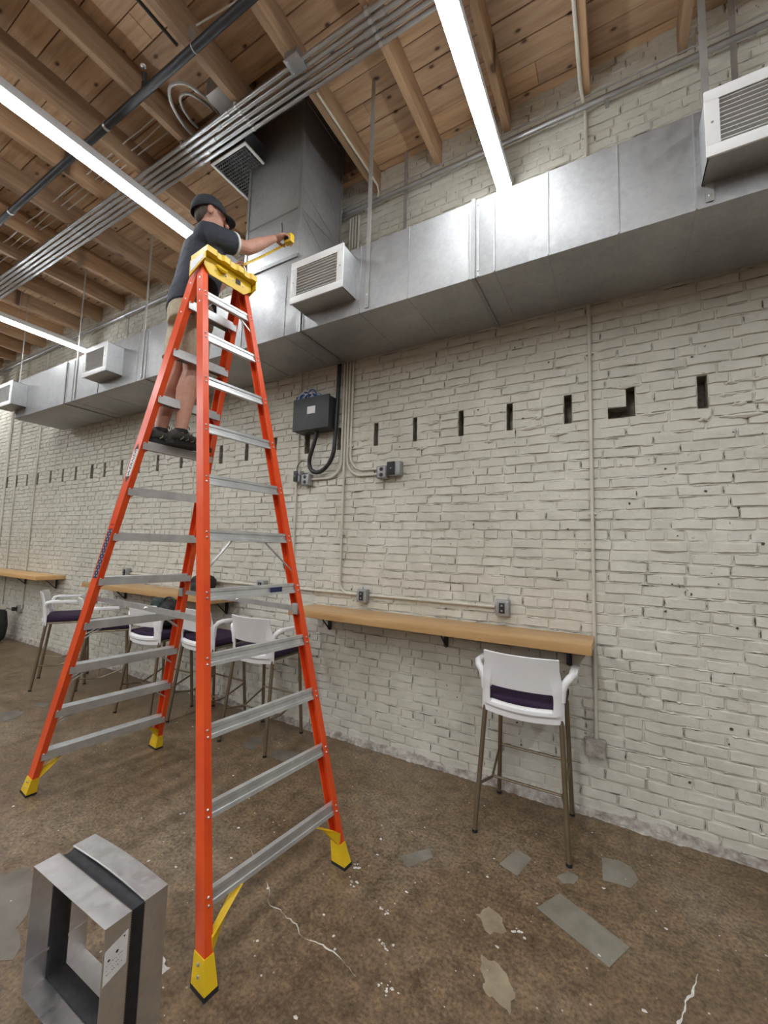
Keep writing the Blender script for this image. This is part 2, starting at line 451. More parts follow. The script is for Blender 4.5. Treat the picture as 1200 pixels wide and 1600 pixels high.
fl = m.build('paint_flecks', 'white_mark', floor, fix=False); fl['kind'] = 'stuff'; fl['label'] = 'scattered white paint flecks'

# ---- back wall: painted brick, one course in seven laid as headers
COURSE = 0.0677; ZB = 2.533 - 37 * COURSE
HOLES = [(0.47, 0.050), (0.093, 0.050), (-0.283, 0.048), (-0.682, 0.044), (-1.059, 0.040), (-1.461, 0.036), (-1.841, 0.042),
         (-2.24, 0.04), (-2.62, 0.06), (-3.05, 0.04), (-3.46, 0.045), (-3.87, 0.05), (-4.22, 0.04), (-4.58, 0.05), (-5.06, 0.045), (-5.47, 0.05),
         (-5.88, 0.05), (-6.31, 0.045), (-6.66, 0.07), (-7.13, 0.05), (-7.53, 0.05), (-7.94, 0.05), (-8.39, 0.05), (-8.79, 0.05), (-9.2, 0.05), (-9.6, 0.05), (-10.0, .05)]
def brick_mesh(l, h, seed):
    rg = random.Random(seed)
    xs = [-l / 2, -l / 2 + 0.005, -l / 6, l / 6, l / 2 - 0.005, l / 2]
    zs = [-h / 2, -h / 2 + 0.005, h / 2 - 0.005, h / 2]
    vs = []; fs = []
    tilt = rg.uniform(-.012, .012); tz = rg.uniform(-.02, .02)
    for j, z in enumerate(zs):
        for i, x in enumerate(xs):
            edge = i in (0, 5) or j in (0, 3)
            corner = i in (0, 1, 4, 5) and j in (0, 1, 2, 3)
            y = (0.019 if edge else rg.uniform(-.0024, .0024) + tilt * x + tz * z)
            if corner and not edge: y += rg.uniform(0, .0035)
            jx_ = .0045 if edge else .003
            vs.append(Vector((x + rg.uniform(-jx_, jx_), y, z + rg.uniform(-.0036, .0036))))
    for j in range(3):
        for i in range(5):
            a = j * 6 + i
            fs.append((a, a + 1, a + 7, a + 6))
    return vs, fs
def nearest_variant(l, cache={}):
    L = round(l / 0.008) * 0.008
    k = random.randrange(7)
    if (L, k) not in cache: cache[(L, k)] = brick_mesh(L, COURSE - 0.0075, hash((L, k)) & 0xffff)
    return (L, k), cache[(L, k)]
wall = thing('wall_back', (-4, WALL, 0), 'tall greige painted brick wall behind the bar counters', 'wall', kind='structure')
bricks = []
xa, xb = -11.6, 2.6
ncourse = int((5.25 - ZB) / COURSE) + 1
for c in range(-1, ncourse):
    z0 = ZB + c * COURSE; z = z0 + COURSE / 2
    if z0 < 0.0: continue
    segs = [(xa, xb)]
    if c in (37, 38, 39):
        segs = []; xx = xa
        for hx, hw in sorted(HOLES):
            w2 = hw / 2; lo = hx - w2; hi = hx + w2
            if abs(hx - 0.093) < .01 and c == 37: lo -= 0.105
            segs.append((xx, lo)); xx = hi
        segs.append((xx, xb))
    header = (c - 11) % 7 == 0
    for (s0, s1) in segs:
        x = s0 + (0 if (s0 != xa) else -(0.1 if c % 2 else 0.0) - random.uniform(0, .03))
        while x < s1 - 0.02:
            l = (0.104 if header else 0.206) + random.uniform(-.014, .014)
            if not header and random.random() < 0.05: l = 0.105
            e = min(x + l, s1)
            if s1 - e < 0.045: e = s1
            if e - x > 0.03:
                bricks.append(((x + e) / 2, z + random.uniform(-.003, .003) + (.007 * mnoise.noise(Vector((x * .9, c * .21, 2.0))) if c not in (36, 37, 38, 39, 40) else 0), (e - x) - 0.0055, WALL + random.choice((-.002, -.001, 0, .001, .002, .003))))
            x = e
# the bricks that show largest become single parts
def brick_area(b):
    x, z, l, y = b
    ps = [project((x - l / 2, WALL, z - .03)), project((x + l / 2, WALL, z - .03)), project((x + l / 2, WALL, z + .03)), project((x - l / 2, WALL, z + .03))]
    if any(p is None for p in ps): return 0
    cx = sum(p[0] for p in ps) / 4; cy = sum(p[1] for p in ps) / 4
    if not (-10 < cx < 1210 and -10 < cy < 1610): return 0
    if 3.30 < z < 4.2: return 0
    A = 0
    for i in range(4):
        a, b2 = ps[i], ps[(i + 1) % 4]; A += a[0] * b2[1] - a[1] * b2[0]
    return abs(A) / 2
order = sorted(range(len(bricks)), key=lambda i: -brick_area(bricks[i]))
single = set(order[:300])
mesh_cache = {}
rest = MB()
for i, (x, z, l, y) in enumerate(bricks):
    key, (vs, fs) = nearest_variant(l)
    if i in single:
        if key not in mesh_cache:
            me = bpy.data.meshes.new('brick'); me.from_pydata(vs, [], fs); me.polygons.foreach_set('use_smooth', [True] * len(fs)); me.update()
            me.set_sharp_from_angle(angle=math.radians(30))
            me.materials.append(MAT['brick']); mesh_cache[key] = me
        o = bpy.data.objects.new('brick', mesh_cache[key]); col.objects.link(o); o.parent = wall
        o.location = (x + 4, y - WALL, z)
        o.scale.x = l / key[0]
    else:
        s = l / key[0]; o_ = Vector((x, y, z))
        rest.add([Vector((p.x * s, p.y, p.z)) + o_ for p in vs], fs, True)
bw = rest.build('brickwork', 'brick', wall, fix=False); bw['kind'] = 'stuff'

# mortar bed behind the bricks, open at the joist pockets
bz0, bz1 = 2.533, 2.533 + 3 * COURSE
ym = WALL + .012
pk = MB()
boxes = []
for hx, hw in sorted(HOLES):
    lo, hi = hx - hw / 2, hx + hw / 2; d = WALL + 0.13
    L = abs(hx - 0.093) < .01
    boxes.append((lo, hi, bz0, bz1))
    if L:
        boxes.append((lo - .105, lo, bz0, bz0 + COURSE))
        pk.add([(lo - .105, WALL, bz0), (lo, WALL, bz0), (lo, WALL, bz0 + COURSE), (lo - .105, WALL, bz0 + COURSE),
                (lo - .105, d, bz0), (lo, d, bz0), (lo, d, bz0 + COURSE), (lo - .105, d, bz0 + COURSE)],
               [(0, 1, 5, 4), (2, 3, 7, 6), (3, 0, 4, 7), (4, 5, 6, 7)])
    y_ = WALL + .004
    pk.add([(lo, y_, bz0), (hi, y_, bz0), (hi, y_, bz1), (lo, y_, bz1), (lo, d, bz0), (hi, d, bz0), (hi, d, bz1), (lo, d, bz1)],
           [(0, 1, 5, 4), (1, 2, 6, 5), (2, 3, 7, 6), (4, 5, 6, 7)] + ([] if L else [(3, 0, 4, 7)]))
xs = [xa - .2]; 
while xs[-1] < xb: xs.append(xs[-1] + (.024 if xs[-1] > -4.5 else .032))
for b_ in boxes: xs += [b_[0], b_[1]]
xs = sorted(xs)
zs = []
for c in range(-1, ncourse + 1):
    for f in (0, .14, .5, .86): zs.append(ZB + (c + f) * COURSE)
m = MB(); nx = len(xs); vs = []; fs = []
for z in zs:
    for x in xs:
        p = Vector((x, 0, z))
        dd = (.0092 if x > -4.5 else .0112) + .0062 * mnoise.noise(p * 5.5) + .0050 * mnoise.noise(p * 19 + Vector((4, 0, 0)))
        vs.append(Vector((x, WALL + max(dd, .0002), z + .003 * mnoise.noise(p * 9))))
for j_ in range(len(zs) - 1):
    for i_ in range(nx - 1):
        xm = (xs[i_] + xs[i_ + 1]) / 2; zm = (zs[j_] + zs[j_ + 1]) / 2
        if any(b_[0] < xm < b_[1] and b_[2] < zm < b_[3] for b_ in boxes): continue
        a = j_ * nx + i_; fs.append((a, a + 1, a + nx + 1, a + nx))
m.add(vs, fs, True)
mo = m.build('mortar_bed', 'brick', wall, fix=False); mo['kind'] = 'stuff'
pko = pk.build('joist_pocket_lining', 'pocket', wall, fix=False); pko['label'] = 'dark lining of the narrow slots left by old joists'
MB().box((xa - .2, WALL + .21, -.1), (xb, WALL + .4, 5.5)).build('backing', 'mortar', wall)
# hairline joint cracks: flat dark ribbons paint the shade inside the gaps
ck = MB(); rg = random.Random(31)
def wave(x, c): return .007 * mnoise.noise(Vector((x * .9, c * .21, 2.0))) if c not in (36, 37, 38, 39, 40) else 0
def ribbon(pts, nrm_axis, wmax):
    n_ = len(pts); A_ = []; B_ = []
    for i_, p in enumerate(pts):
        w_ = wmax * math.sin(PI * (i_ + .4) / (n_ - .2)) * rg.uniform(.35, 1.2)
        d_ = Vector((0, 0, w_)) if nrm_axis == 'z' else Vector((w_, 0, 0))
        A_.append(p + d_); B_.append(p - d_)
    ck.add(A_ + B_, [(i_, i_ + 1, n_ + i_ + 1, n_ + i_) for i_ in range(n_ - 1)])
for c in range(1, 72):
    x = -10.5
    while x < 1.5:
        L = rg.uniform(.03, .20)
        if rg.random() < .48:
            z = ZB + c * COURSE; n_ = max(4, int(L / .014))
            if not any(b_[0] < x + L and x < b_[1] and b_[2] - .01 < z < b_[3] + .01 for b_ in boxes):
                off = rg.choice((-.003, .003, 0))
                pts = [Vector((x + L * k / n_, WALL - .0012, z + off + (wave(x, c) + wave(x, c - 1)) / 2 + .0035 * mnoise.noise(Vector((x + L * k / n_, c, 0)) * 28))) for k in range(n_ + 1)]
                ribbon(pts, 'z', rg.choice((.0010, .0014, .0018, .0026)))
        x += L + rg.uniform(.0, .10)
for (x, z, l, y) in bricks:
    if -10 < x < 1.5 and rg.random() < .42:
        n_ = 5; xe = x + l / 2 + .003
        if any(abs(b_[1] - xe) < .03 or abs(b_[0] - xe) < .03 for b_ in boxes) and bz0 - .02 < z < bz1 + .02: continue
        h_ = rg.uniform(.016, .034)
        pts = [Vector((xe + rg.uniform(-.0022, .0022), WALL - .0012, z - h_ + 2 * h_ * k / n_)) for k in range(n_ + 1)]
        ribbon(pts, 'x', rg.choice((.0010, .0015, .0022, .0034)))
cko = ck.build('joint_crack_shade', 'crack', wall, fix=False); cko['kind'] = 'stuff'
# small chips and old anchor holes
ch = MB()
for i in range(170):
    x = rg.uniform(-6, 1.3); z = rg.uniform(.15, 3.2); r = rg.choice((.004, .005, .006, .009))
    ch.add([(x + r * rg.uniform(.5, 1.2) * math.cos(k), WALL - .0035, z + r * rg.uniform(.5, 1.2) * math.sin(k)) for k in range(6)], [tuple(reversed(range(6)))])
cho = ch.build('chips', 'crack', wall, fix=False); cho['kind'] = 'stuff'
# ragged mortar lips along the joints around the pocket row
m = MB(); rg = random.Random(11)
for c in (36, 37, 38, 39, 40):
    z = ZB + c * COURSE
    x = -10.0
    while x < 1.4:
        L = rg.uniform(.05, .22)
        if rg.random() < (0.62 if c in (38, 39) else .38):
            ok = not any(hx - hw / 2 - .115 * (abs(hx - .093) < .01) - .01 < x + L and x < hx + hw / 2 + .01 for hx, hw in HOLES) or c in (36, 40)
            if ok:
                n = 7
                pts = [(x + L * k / n, WALL + .001, z + rg.uniform(-.010, .004)) for k in range(n + 1)]
                rs = [max(.002, (.0135 * math.sin(PI * (k + .3) / (n + .6))) * rg.uniform(.55, 1.35)) for k in range(n + 1)]
                m.tube(pts, rs, 6)
        x += L + rg.uniform(0, .05)
# scattered smears over the rest of the face
for i in range(2800):
    c = rg.randrange(1, 70)
    if c in (36, 37, 38, 39, 40): continue
    x = rg.uniform(-8, 1.4); z = ZB + c * COURSE; L = rg.uniform(.03, .13); n = 5
    pts = [(x + L * k / n, WALL + .006, z + rg.uniform(-.004, .004)) for k in range(n + 1)]
    rs = [max(.0015, .0066 * math.sin(PI * (k + .3) / (n + .6)) * rg.uniform(.5, 1.4)) for k in range(n + 1)]
    m.tube(pts, rs, 5)
mr = m.build('mortar_lips', 'brick', wall, fix=False); mr['kind'] = 'stuff'
# crumbled skirt where the wall meets the slab
m = MB(); n = 1500; prof = 7
vs = []; fs = []
for i in range(n + 1):
    x = xa + (xb - xa) * i / n
    h = 0.050 + 0.026 * mnoise.noise(Vector((x * 2.3, 0, 0))) + 0.016 * mnoise.noise(Vector((x * 13, 1, 0))) + .006 * mnoise.noise(Vector((x * 50, 1, 0)))
    d = 0.026 + 0.016 * mnoise.noise(Vector((x * 3.1, 5, 0))) + 0.012 * mnoise.noise(Vector((x * 17, 2, 0)))
    for k, (py, pz) in enumerate(((1.3, -0.002), (1.12, .12), (.95, .3), (.8, .5), (.55, .72), (.25, .92), (-.4, 1.0))):
        q = 0.009 * mnoise.noise(Vector((x * 27, pz * 4, 3))) + .005 * mnoise.noise(Vector((x * 70, pz * 9, 8)))
        vs.append((x, WALL - d * py + (q if k < 6 else 0), max(-.002, h * pz + .5 * q * (0 < k < 6))))
for i in range(n):
    for k in range(prof - 1):
        a = i * prof + k
        fs.append((a, a + prof, a + prof + 1, a + 1))
m.add(vs, fs, True)
sk = m.build('trim_1', 'skirt', origin=(-4, WALL, 0), fix=False)
tag(sk, 'crumbling mortar skirt along the foot of the brick wall', 'trim', kind='structure')

# ---- the walls the picture does not show, closing the room
for nme, lo, hi, lab in (('wall_left', (X0 - .2, Y0, 0), (X0, WALL, 5.3), 'plain painted end wall far beyond the left counter'),
                    ('wall_right', (X1, Y0, 0), (X1 + .2, WALL + .4, 5.3), 'plain painted end wall to the right of the room'),
                    ('wall_front', (X0, Y0 - .2, 0), (X1, Y0, 5.3), 'plain painted wall behind the viewer')):
    tag(MB().box(lo, hi).build(nme, 'wallplain', origin=((lo[0] + hi[0]) / 2, (lo[1] + hi[1]) / 2, 0)), lab, 'wall', kind='structure')
for nme, lo, hi, lab in (('wall_back_left', (X0, WALL, 0), (xa - .15, WALL + .3, 5.3), 'plain stretch of wall past the left end of the brickwork'),
                         ('wall_back_right', (xb, WALL, 0), (X1, WALL + .3, 5.3), 'plain stretch of wall past the right end of the brickwork')):
    tag(MB().box(lo, hi).build(nme, 'wallplain', origin=((lo[0] + hi[0]) / 2, WALL, 0)), lab, 'wall', kind='structure')

# ---- ceiling: planks on joists
ceil = thing('ceiling', (-4, 0, DECK_Z), 'rough pine plank ceiling on exposed timber joists', 'ceiling', kind='structure')
OX0, OX1, OY0, OY1 = -3.105, -1.918, 2.02, 2.95          # roof opening for the riser
m = MB()
for lo, hi in (((X0, Y0), (OX0, WALL + .4)), ((OX1, Y0), (X1, WALL + .4)), ((OX0, Y0), (OX1, OY0)), ((OX0, OY1), (OX1, WALL + .4))):
    m.box((*lo, DECK_Z + .03), (*hi, DECK_Z + .15))
m.build('deck', 'joist', ceil)
m = MB(); e = .02; zt = 5.75
m.box((OX0 - e, OY0 - e, DECK_Z + .15), (OX0, OY1 + e, zt)); m.box((OX1, OY0 - e, DECK_Z + .15), (OX1 + e, OY1 + e, zt))
m.box((OX0, OY0 - e, DECK_Z + .15), (OX1, OY0, zt)); m.box((OX0, OY1, DECK_Z + .15), (OX1, OY1 + e, zt)); m.box((OX0 - e, OY0 - e, zt), (OX1 + e, OY1 + e, zt + e))
cb = m.build('roof_curb', 'joist', ceil)
PW = 0.175; rg = random.Random(21)
y = 1.245 - 13 * PW
far_planks = MB()
while y < WALL + 0.02:
    x = X0 + rg.uniform(-1.5, 0)
    while x < X1:
        L = rg.choice([1.815, 2.42, 3.025, 3.63]); e = min(x + L, X1)
        zl = DECK_Z + rg.uniform(-.004, .004); ye = min(y + PW - .0035, WALL + .35)
        parts_ = [(max(x, X0) + .002, e - .002)]
        if y + PW > OY0 + .06 and y < OY1 - .06:
            q = parts_[0]
            parts_ = [(a_, b_) for a_, b_ in ((q[0], min(q[1], OX0)), (max(q[0], OX1), q[1])) if b_ - a_ > .02]
        for a_, b_ in parts_:
            lo = (a_, y + .0035, zl); hi = (b_, ye, DECK_Z + .03)
            if y > -0.3 and lo[0] > -11.5 and x < 2.5:
                MB().box(lo, hi).build('plank', 'plank', ceil)
            else: far_planks.box(lo, hi)
        x = e
    y += PW
while_y = 1.245 - 13 * PW
yy = while_y - PW
while yy > Y0:
    far_planks.box((X0, yy + .002, DECK_Z), (X1, yy + PW - .002, DECK_Z + .03)); yy -= PW
fp = far_planks.build('far_planks', 'plank', ceil); fp['kind'] = 'stuff'
JX = [3.50, 2.89, 2.27, 1.66, 1.05, 0.44, -0.13, -0.70, -1.28, -1.89, -2.44, -3.08, -3.69, -4.31, -4.97, -5.58] + [-6.19 - .61 * k for k in range(12)]
for x in JX:
    if x < X0 + .1: continue
    j = rg.uniform(-.006, .006); zb = JOIST_Z + rg.uniform(-.005, .005)
    runs = [(Y0, WALL + .3)] if x not in (-2.44, -3.08) else [(Y0, 1.97), (2.95 if x == -2.44 else 2.70, WALL + .3)]
    for (ya, yb) in runs:
        MB().box((x - .026 + j, ya, zb), (x + .026 + j, yb, DECK_Z - .002)).build('joist', 'joist', ceil)
MB().box((-3.66, 1.972, JOIST_Z), (-1.92, 2.02, DECK_Z - .002)).build('header_beam', 'joist', ceil)

# ================================================================== LAMPS
def strip_lamp(x, ya, yb, label):
    z = 4.42; w = 0.054
    t = thing('strip_light', (x, (ya + yb) / 2, z), label, 'lamp', 'linear ceiling lamps')
    MB().cbox((x - w, ya, z + .022), (x + w, yb, z + .085), .006).build('housing', 'housing', t)
    # wrap-around lens: shallow trough below the housing
    prof = [(-w + .004, .024), (-w + .004, .004), (-w * .8, .001), (0, 0), (w * .8, .001), (w - .004, .004), (w - .004, .024)]
    m = MB()
    n = len(prof)
    m.add([(x + px, ya + .012, z + pz) for px, pz in prof] + [(x + px, yb - .012, z + pz) for px, pz in prof],
          [(i, i + 1, n + i + 1, n + i) for i in range(n - 1)] + [tuple(range(n)), tuple(reversed(range(n, 2 * n)))], True)
    m.build('lens', 'lens', t)
    for ye in (ya, yb - .012):
        MB().box((x - w - .003, ye, z - .001), (x + w + .003, ye + .012, z + .086)).build('end_cap', 'housing', t)
    k = ya + .5
    while k < yb:
        jx = min(JX, key=lambda q: abs(q - x))
        MB().tube([(x, k, z + .08), (jx, k, JOIST_Z - .008)], .0016, 5).build('suspension_cable', 'strap', t); k += 1.6
    return t
strip_lamp(-0.708, -11.2, 2.99, 'long bright strip light above the duct at upper right')
strip_lamp(-3.354, -11.2, 2.99, 'long bright strip light whose end meets the man at upper left')
strip_lamp(-6.836, -11.2, 2.99, 'bright strip light farthest left, over the far register')
strip_lamp(2.1, -11.2, 2.99, 'strip light beyond the right edge of the picture')
strip_lamp(-10.2, -11.2, 2.99, 'strip light beyond the left edge of the picture')

# ================================================================== DUCTWORK
DF, DB, DZ0, DZ1 = 2.37, 2.985, 3.325, 3.845
duct = thing('air_duct', (-3, (DF + DB) / 2, DZ0), 'long galvanized rectangular air duct running along the brick wall', 'duct')
edges = [-7.46, -5.99, -4.263, -2.83, -2.16, -0.752, 0.93, 2.4]
for i in range(len(edges) - 1):
    a, b = edges[i], edges[i + 1]
    top = 3.98 if abs(a + 2.83) < .01 else DZ1 + (.03 if a < -4 else 0)
    MB().cbox((a + .004, DF, DZ0), (b - .004, DB, top), .004).build('duct_section', 'galv', duct)
for x in edges[1:-1]:
    if abs(x + 2.83) < .01: continue
    MB().box((x - .013, DF - .012, DZ0 - .008), (x + .013, DB + .008, DZ1 + .008)).build('flange', 'galv_dark', duct)
    for s in (-1, 1):
        MB().box((x + s * .030 - .006, DF - .004, DZ0 + .002), (x + s * .030 + .006, DF + .002, DZ1)).build('cleat', 'galv', duct)
for x in (-0.312, 0.039, 0.372, -0.62, -1.209, -1.60, -2.33, -4.42, -5.80, -5.2):
    MB().box((x - .004, DF - .005, DZ0 + .003), (x + .004, DF + .001, DZ1 - .003)).build('standing_seam', 'galv', duct)
    MB().box((x - .003, DF + .003, DZ0 - .0025), (x + .003, DB - .003, DZ0 + .001)).build('bottom_seam', 'galv', duct)
m = MB()
rg = random.Random(3)
for x in edges[1:-1]:
    for z in (DZ0 + .04, DZ1 - .04): m.ell((x + .030, DF - .005, z), (.006, .004, .006), nu=8, nv=4)
    for yv in (2.42, 2.9): m.ell((x + .03, yv, DZ0 - .002), (.006, .006, .004), nu=8, nv=4)
sc_o = m.build('screws', 'rivet', duct); sc_o['kind'] = 'stuff'

riser = thing('duct_riser', (-2.53, 2.64, 3.98), 'tall galvanized duct rising to the ceiling, which the man measures', 'duct')
RX0, RX1, RY0, RY1 = -2.832, -2.226, 2.372, 2.92
for (za, zb) in ((3.99, 4.42), (4.423, 5.74)):
    MB().cbox((RX0, RY0, za), (RX1, RY1, zb), .003).build('duct_section', 'galv', riser)
MB().box((RX0 - .01, RY0 - .014, 3.975), (RX1 + .01, RY1 + .01, 4.005)).build('flange', 'galv_dark', riser)
for x, y in ((RX0, RY0), (RX1, RY0), (RX1, RY1), (RX0, RY1)):
    MB().box((x - .014, y - .008, 4.006), (x + .014, y + .008, 5.74)).build('corner_bead', 'galv', riser)
MB().box((RX0 + .014, RY0 - .003, 4.415), (RX1 - .014, RY0 + .001, 4.428)).build('cross_seam', 'galv_dark', riser)
MB().bar((RX1 + .001, RY0 + .01, 4.40), (RX1 + .001, RY1 - .01, 4.10), .004, .008).build('cross_break', 'galv', riser)
MB().bar((RX1 + .001, RY0 + .01, 4.62), (RX1 + .001, RY1 - .01, 4.44), .004, .008).build('cross_break', 'galv', riser)

MB().box((RX0 - .004, RY0 - .006, 5.40), (RX1 + .004, RY1 + .004, 5.425)).build('upper_flange', 'galv', riser)
def register(xc, label):
    w, z0, z1, y0, y1 = .47, 3.44, 3.755, 2.19, DF - .001
    xa_, xb_ = xc - w / 2, xc + w / 2
    t = thing('air_register', (xc, y1, z0), label, 'vent', 'supply registers on the duct')
    m = MB(); e = .004
    m.box((xa_, y0 + .008, z0), (xa_ + e, y1, z1)); m.box((xb_ - e, y0 + .008, z0), (xb_, y1, z1))
    m.box((xa_, y0 + .008, z0), (xb_, y1, z0 + e)); m.box((xa_, y0 + .008, z1 - e), (xb_, y1, z1))
    m.build('box', 'galv', t)
    MB().box((xa_ + .006, y0 + .07, z0 + .006), (xb_ - .006, y0 + .075, z1 - .006)).build('damper_plate', 'register_dark', t)
    m = MB(); b = .048
    m.cbox((xa_ - .006, y0, z0 - .006), (xb_ + .006, y0 + .010, z0 + b), .002); m.cbox((xa_ - .006, y0, z1 - b), (xb_ + .006, y0 + .010, z1 + .006), .002)
    m.cbox((xa_ - .006, y0, z0 + b), (xa_ + b, y0 + .010, z1 - b), .002); m.cbox((xb_ - b, y0, z0 + b), (xb_ + .006, y0 + .010, z1 - b), .002)
    m.build('frame', 'white_metal', t)
    n = 10
    for k in range(n):
        z = z0 + b + (z1 - z0 - 2 * b) * (k + .5) / n
        MB().bar((xa_ + b - .002, y0 + .013, z), (xb_ - b + .002, y0 + .013, z), .020, .003, up=(0, .22, .97)).build('louver', 'white_metal', t)
    m = MB()
    for k in range(11):
        x = xa_ + b + (w - 2 * b) * (k + .5) / 11
        m.box((x - .001, y0 + .028, z0 + b), (x + .001, y0 + .046, z1 - b))
    m.build('rear_vanes', 'register_dark', t)
    for x in (xa_ + .02, xb_ - .02):
        MB().ell((x, y0 - .001, (z0 + z1) / 2), (.006, .003, .006), nu=8, nv=4).build('screw', 'galv_dark', t)
    return t
register(-1.87, 'white louvered air register on the duct beside the riser')
register(0.628, 'white louvered air register at the right edge of the picture')
register(-4.94, 'white louvered air register left of the man')
register(-7.32, 'white louvered air register at the far left end of the duct')

def strap(x, y, za, zb, label, w=.032):
    m = MB(); m.box((x - w / 2, y - .0015, za), (x + w / 2, y + .0015, zb))
    o = m.build('hanger_strap', 'strap', origin=(x, y, za))
    tag(o, label, 'strap', 'duct hanger straps')
    for z in (za + .03, za + .10):
        MB().ell((x, y - .002, z), (.007, .004, .007), nu=8, nv=4).build('bolt', 'rivet', o)
for x, lab in ((-1.535, 'steel hanger strap in front of the duct just right of the riser'), (0.424, 'steel hanger strap left of the two above the right register'),
               (-4.33, 'steel hanger strap nearest the man on his left'), (-5.74, 'steel hanger strap crossing the end of the far left lamp'),
               (-7.38, 'steel hanger strap above the far left register')):
    strap(x, DF - .007, DZ0 + .02, DECK_Z, lab)
for x, lab in ((-1.572, 'steel hanger strap behind the duct, right of the front strap by the riser'), (0.683, 'steel hanger strap right of the two above the right register'),
               (-4.42, 'steel hanger strap behind the duct left of the man'), (-5.90, 'steel hanger strap behind the duct left of the middle register')):
    strap(x, DB + .010, DZ0 + .02, DECK_Z, lab)

# return air grille in the ceiling bay left of the riser
g = thing('return_grille', (-2.9, 2.3, 5.0), 'black wire-grid return grille with white frame in the ceiling', 'vent')
gz = 5.0; gx0, gx1, gxs, gy0, gys, gy1 = -3.10, -2.66, -2.842, 2.14, 2.362, 2.61
m = MB()
m.box((gx0, gy0, gz), (gx1, gy0 + .022, gz + .012)); m.box((gx0, gy0 + .022, gz), (gx0 + .022, gy1, gz + .012))
m.box((gx0 + .022, gy1 - .022, gz), (gxs, gy1, gz + .012)); m.box((gx1 - .022, gy0 + .022, gz), (gx1, gys, gz + .012))
m.build('frame', 'white_metal', g)
k = gx0 + .04
while k < gx1 - .03:
    MB().box((k - .0022, gy0 + .02, gz + .002), (k + .0022, (gy1 - .02) if k < gxs else gys, gz + .014)).build('grid_bar', 'grid', g); k += .027
k = gy0 + .04
while k < gy1 - .03:
    MB().box((gx0 + .02, k - .0022, gz + .002), ((gx1 - .02) if k < gys else gxs, k + .0022, gz + .014)).build('grid_bar', 'grid', g); k += .027
m = MB()
m.box((gx0, gy0, gz + .012), (gx0 + .003, gy1, DECK_Z)); m.box((gx0, gy0, gz + .012), (gx1, gy0 + .003, DECK_Z))
m.box((gx0, gy0, DECK_Z - .012), (gx1, gys, DECK_Z - .008)); m.box((gx0, gys, DECK_Z - .012), (gxs, gy1, DECK_Z - .008))
m.build('plenum_box', 'black', g)

# ================================================================== OVERHEAD PIPES
names = ['nearest the viewer', 'second from the viewer', 'in the middle', 'second from the wall', 'nearest the wall']
for i in range(5):
    y = 1.862 + i * .045; z = 4.916
    xr = 2.2
    c = thing('steel_conduit', (-4, y, z), 'steel conduit of the five-pipe ceiling rack, the one ' + names[i], 'conduit', 'five-pipe conduit rack')
    if i == 0:
        MB().tube([(-10.5, y, z), (-1.90, y, z)], .0155, 12).build('tube', 'conduit', c)
        MB().tube([(-1.79, y, z), (xr, y, z)], .0155, 12).build('tube', 'conduit', c)
    else:
        MB().tube([(-10.5, y, z), (xr, y, z)], .0155, 12).build('tube', 'conduit', c)
    for k, x in enumerate((-1.1 - .11 * i, -2.55 - .13 * i, -4.1 - .17 * i, -6.0 - .1 * i)):
        MB().tube([(x - .03, y, z), (x + .03, y, z)], .019, 12).build('coupling', 'conduit', c)
    for x in (-1.28, -2.44, -3.08, -4.97, -6.19):
        m = MB(); m.tube([(x - .012, y, z), (x + .012, y, z)], .018, 12); m.box((x - .012, y - .02, z + .012), (x + .012, y + .022, JOIST_Z - .011))
        m.build('clamp', 'rivet', c)
jb = thing('junction_box', (-1.845, 1.862, 4.89), 'square galvanized junction box on the conduit rack', 'junction box')
MB().cbox((-1.90, 1.80, 4.895), (-1.79, 1.905, 4.95), .004).build('body', 'galv_dark', jb)
MB().cbox((-1.905, 1.795, 4.889), (-1.785, 1.91, 4.896), .002).build('cover', 'conduit', jb)
for x in (-1.885, -1.805):
    for y in (1.815, 1.89): MB().ell((x, y, 4.888), (.005, .005, .003), nu=8, nv=4).build('screw', 'rivet', jb)

sp = thing('sprinkler_pipe', (-4, 1.455, 4.88), 'black sprinkler pipe crossing under the joists at upper left', 'pipe')
MB().tube([(-10.5, 1.455, 4.875), (-0.6, 1.455, 4.875)], .028, 14).build('pipe', 'black_pipe', sp)
for x in (-3.43, -5.2):
    MB().tube([(x - .012, 1.455, 4.875), (x + .012, 1.455, 4.875)], .033, 14).build('clamp_ring', 'rivet', sp)
h = MB(); h.tube([(-2.93, 1.455, 4.89), (-2.93, 1.455, 4.95)], .020, 10); h.tube([(-2.93, 1.455, 4.95), (-2.90, 1.43, 5.0)], .016, 10)
ho = h.build('sprinkler_fitting', 'black_pipe', sp)
MB().ell((-2.89, 1.415, 5.02), (.022, .022, .012), nu=10, nv=6).build('sprinkler_head', 'rivet', ho)
h = MB(); h.tube(arc((-2.36, 1.455, 4.875), .03, 0, 360, 16, (0, 1, 0), (0, 0, 1)), .004, 6); h.tube([(-2.36, 1.455, 4.905), (-2.40, 1.455, 4.99)], .005, 6)
h.box((-2.42, 1.43, 4.97), (-2.405, 1.48, 5.05)); h.build('hanger', 'rivet', sp)
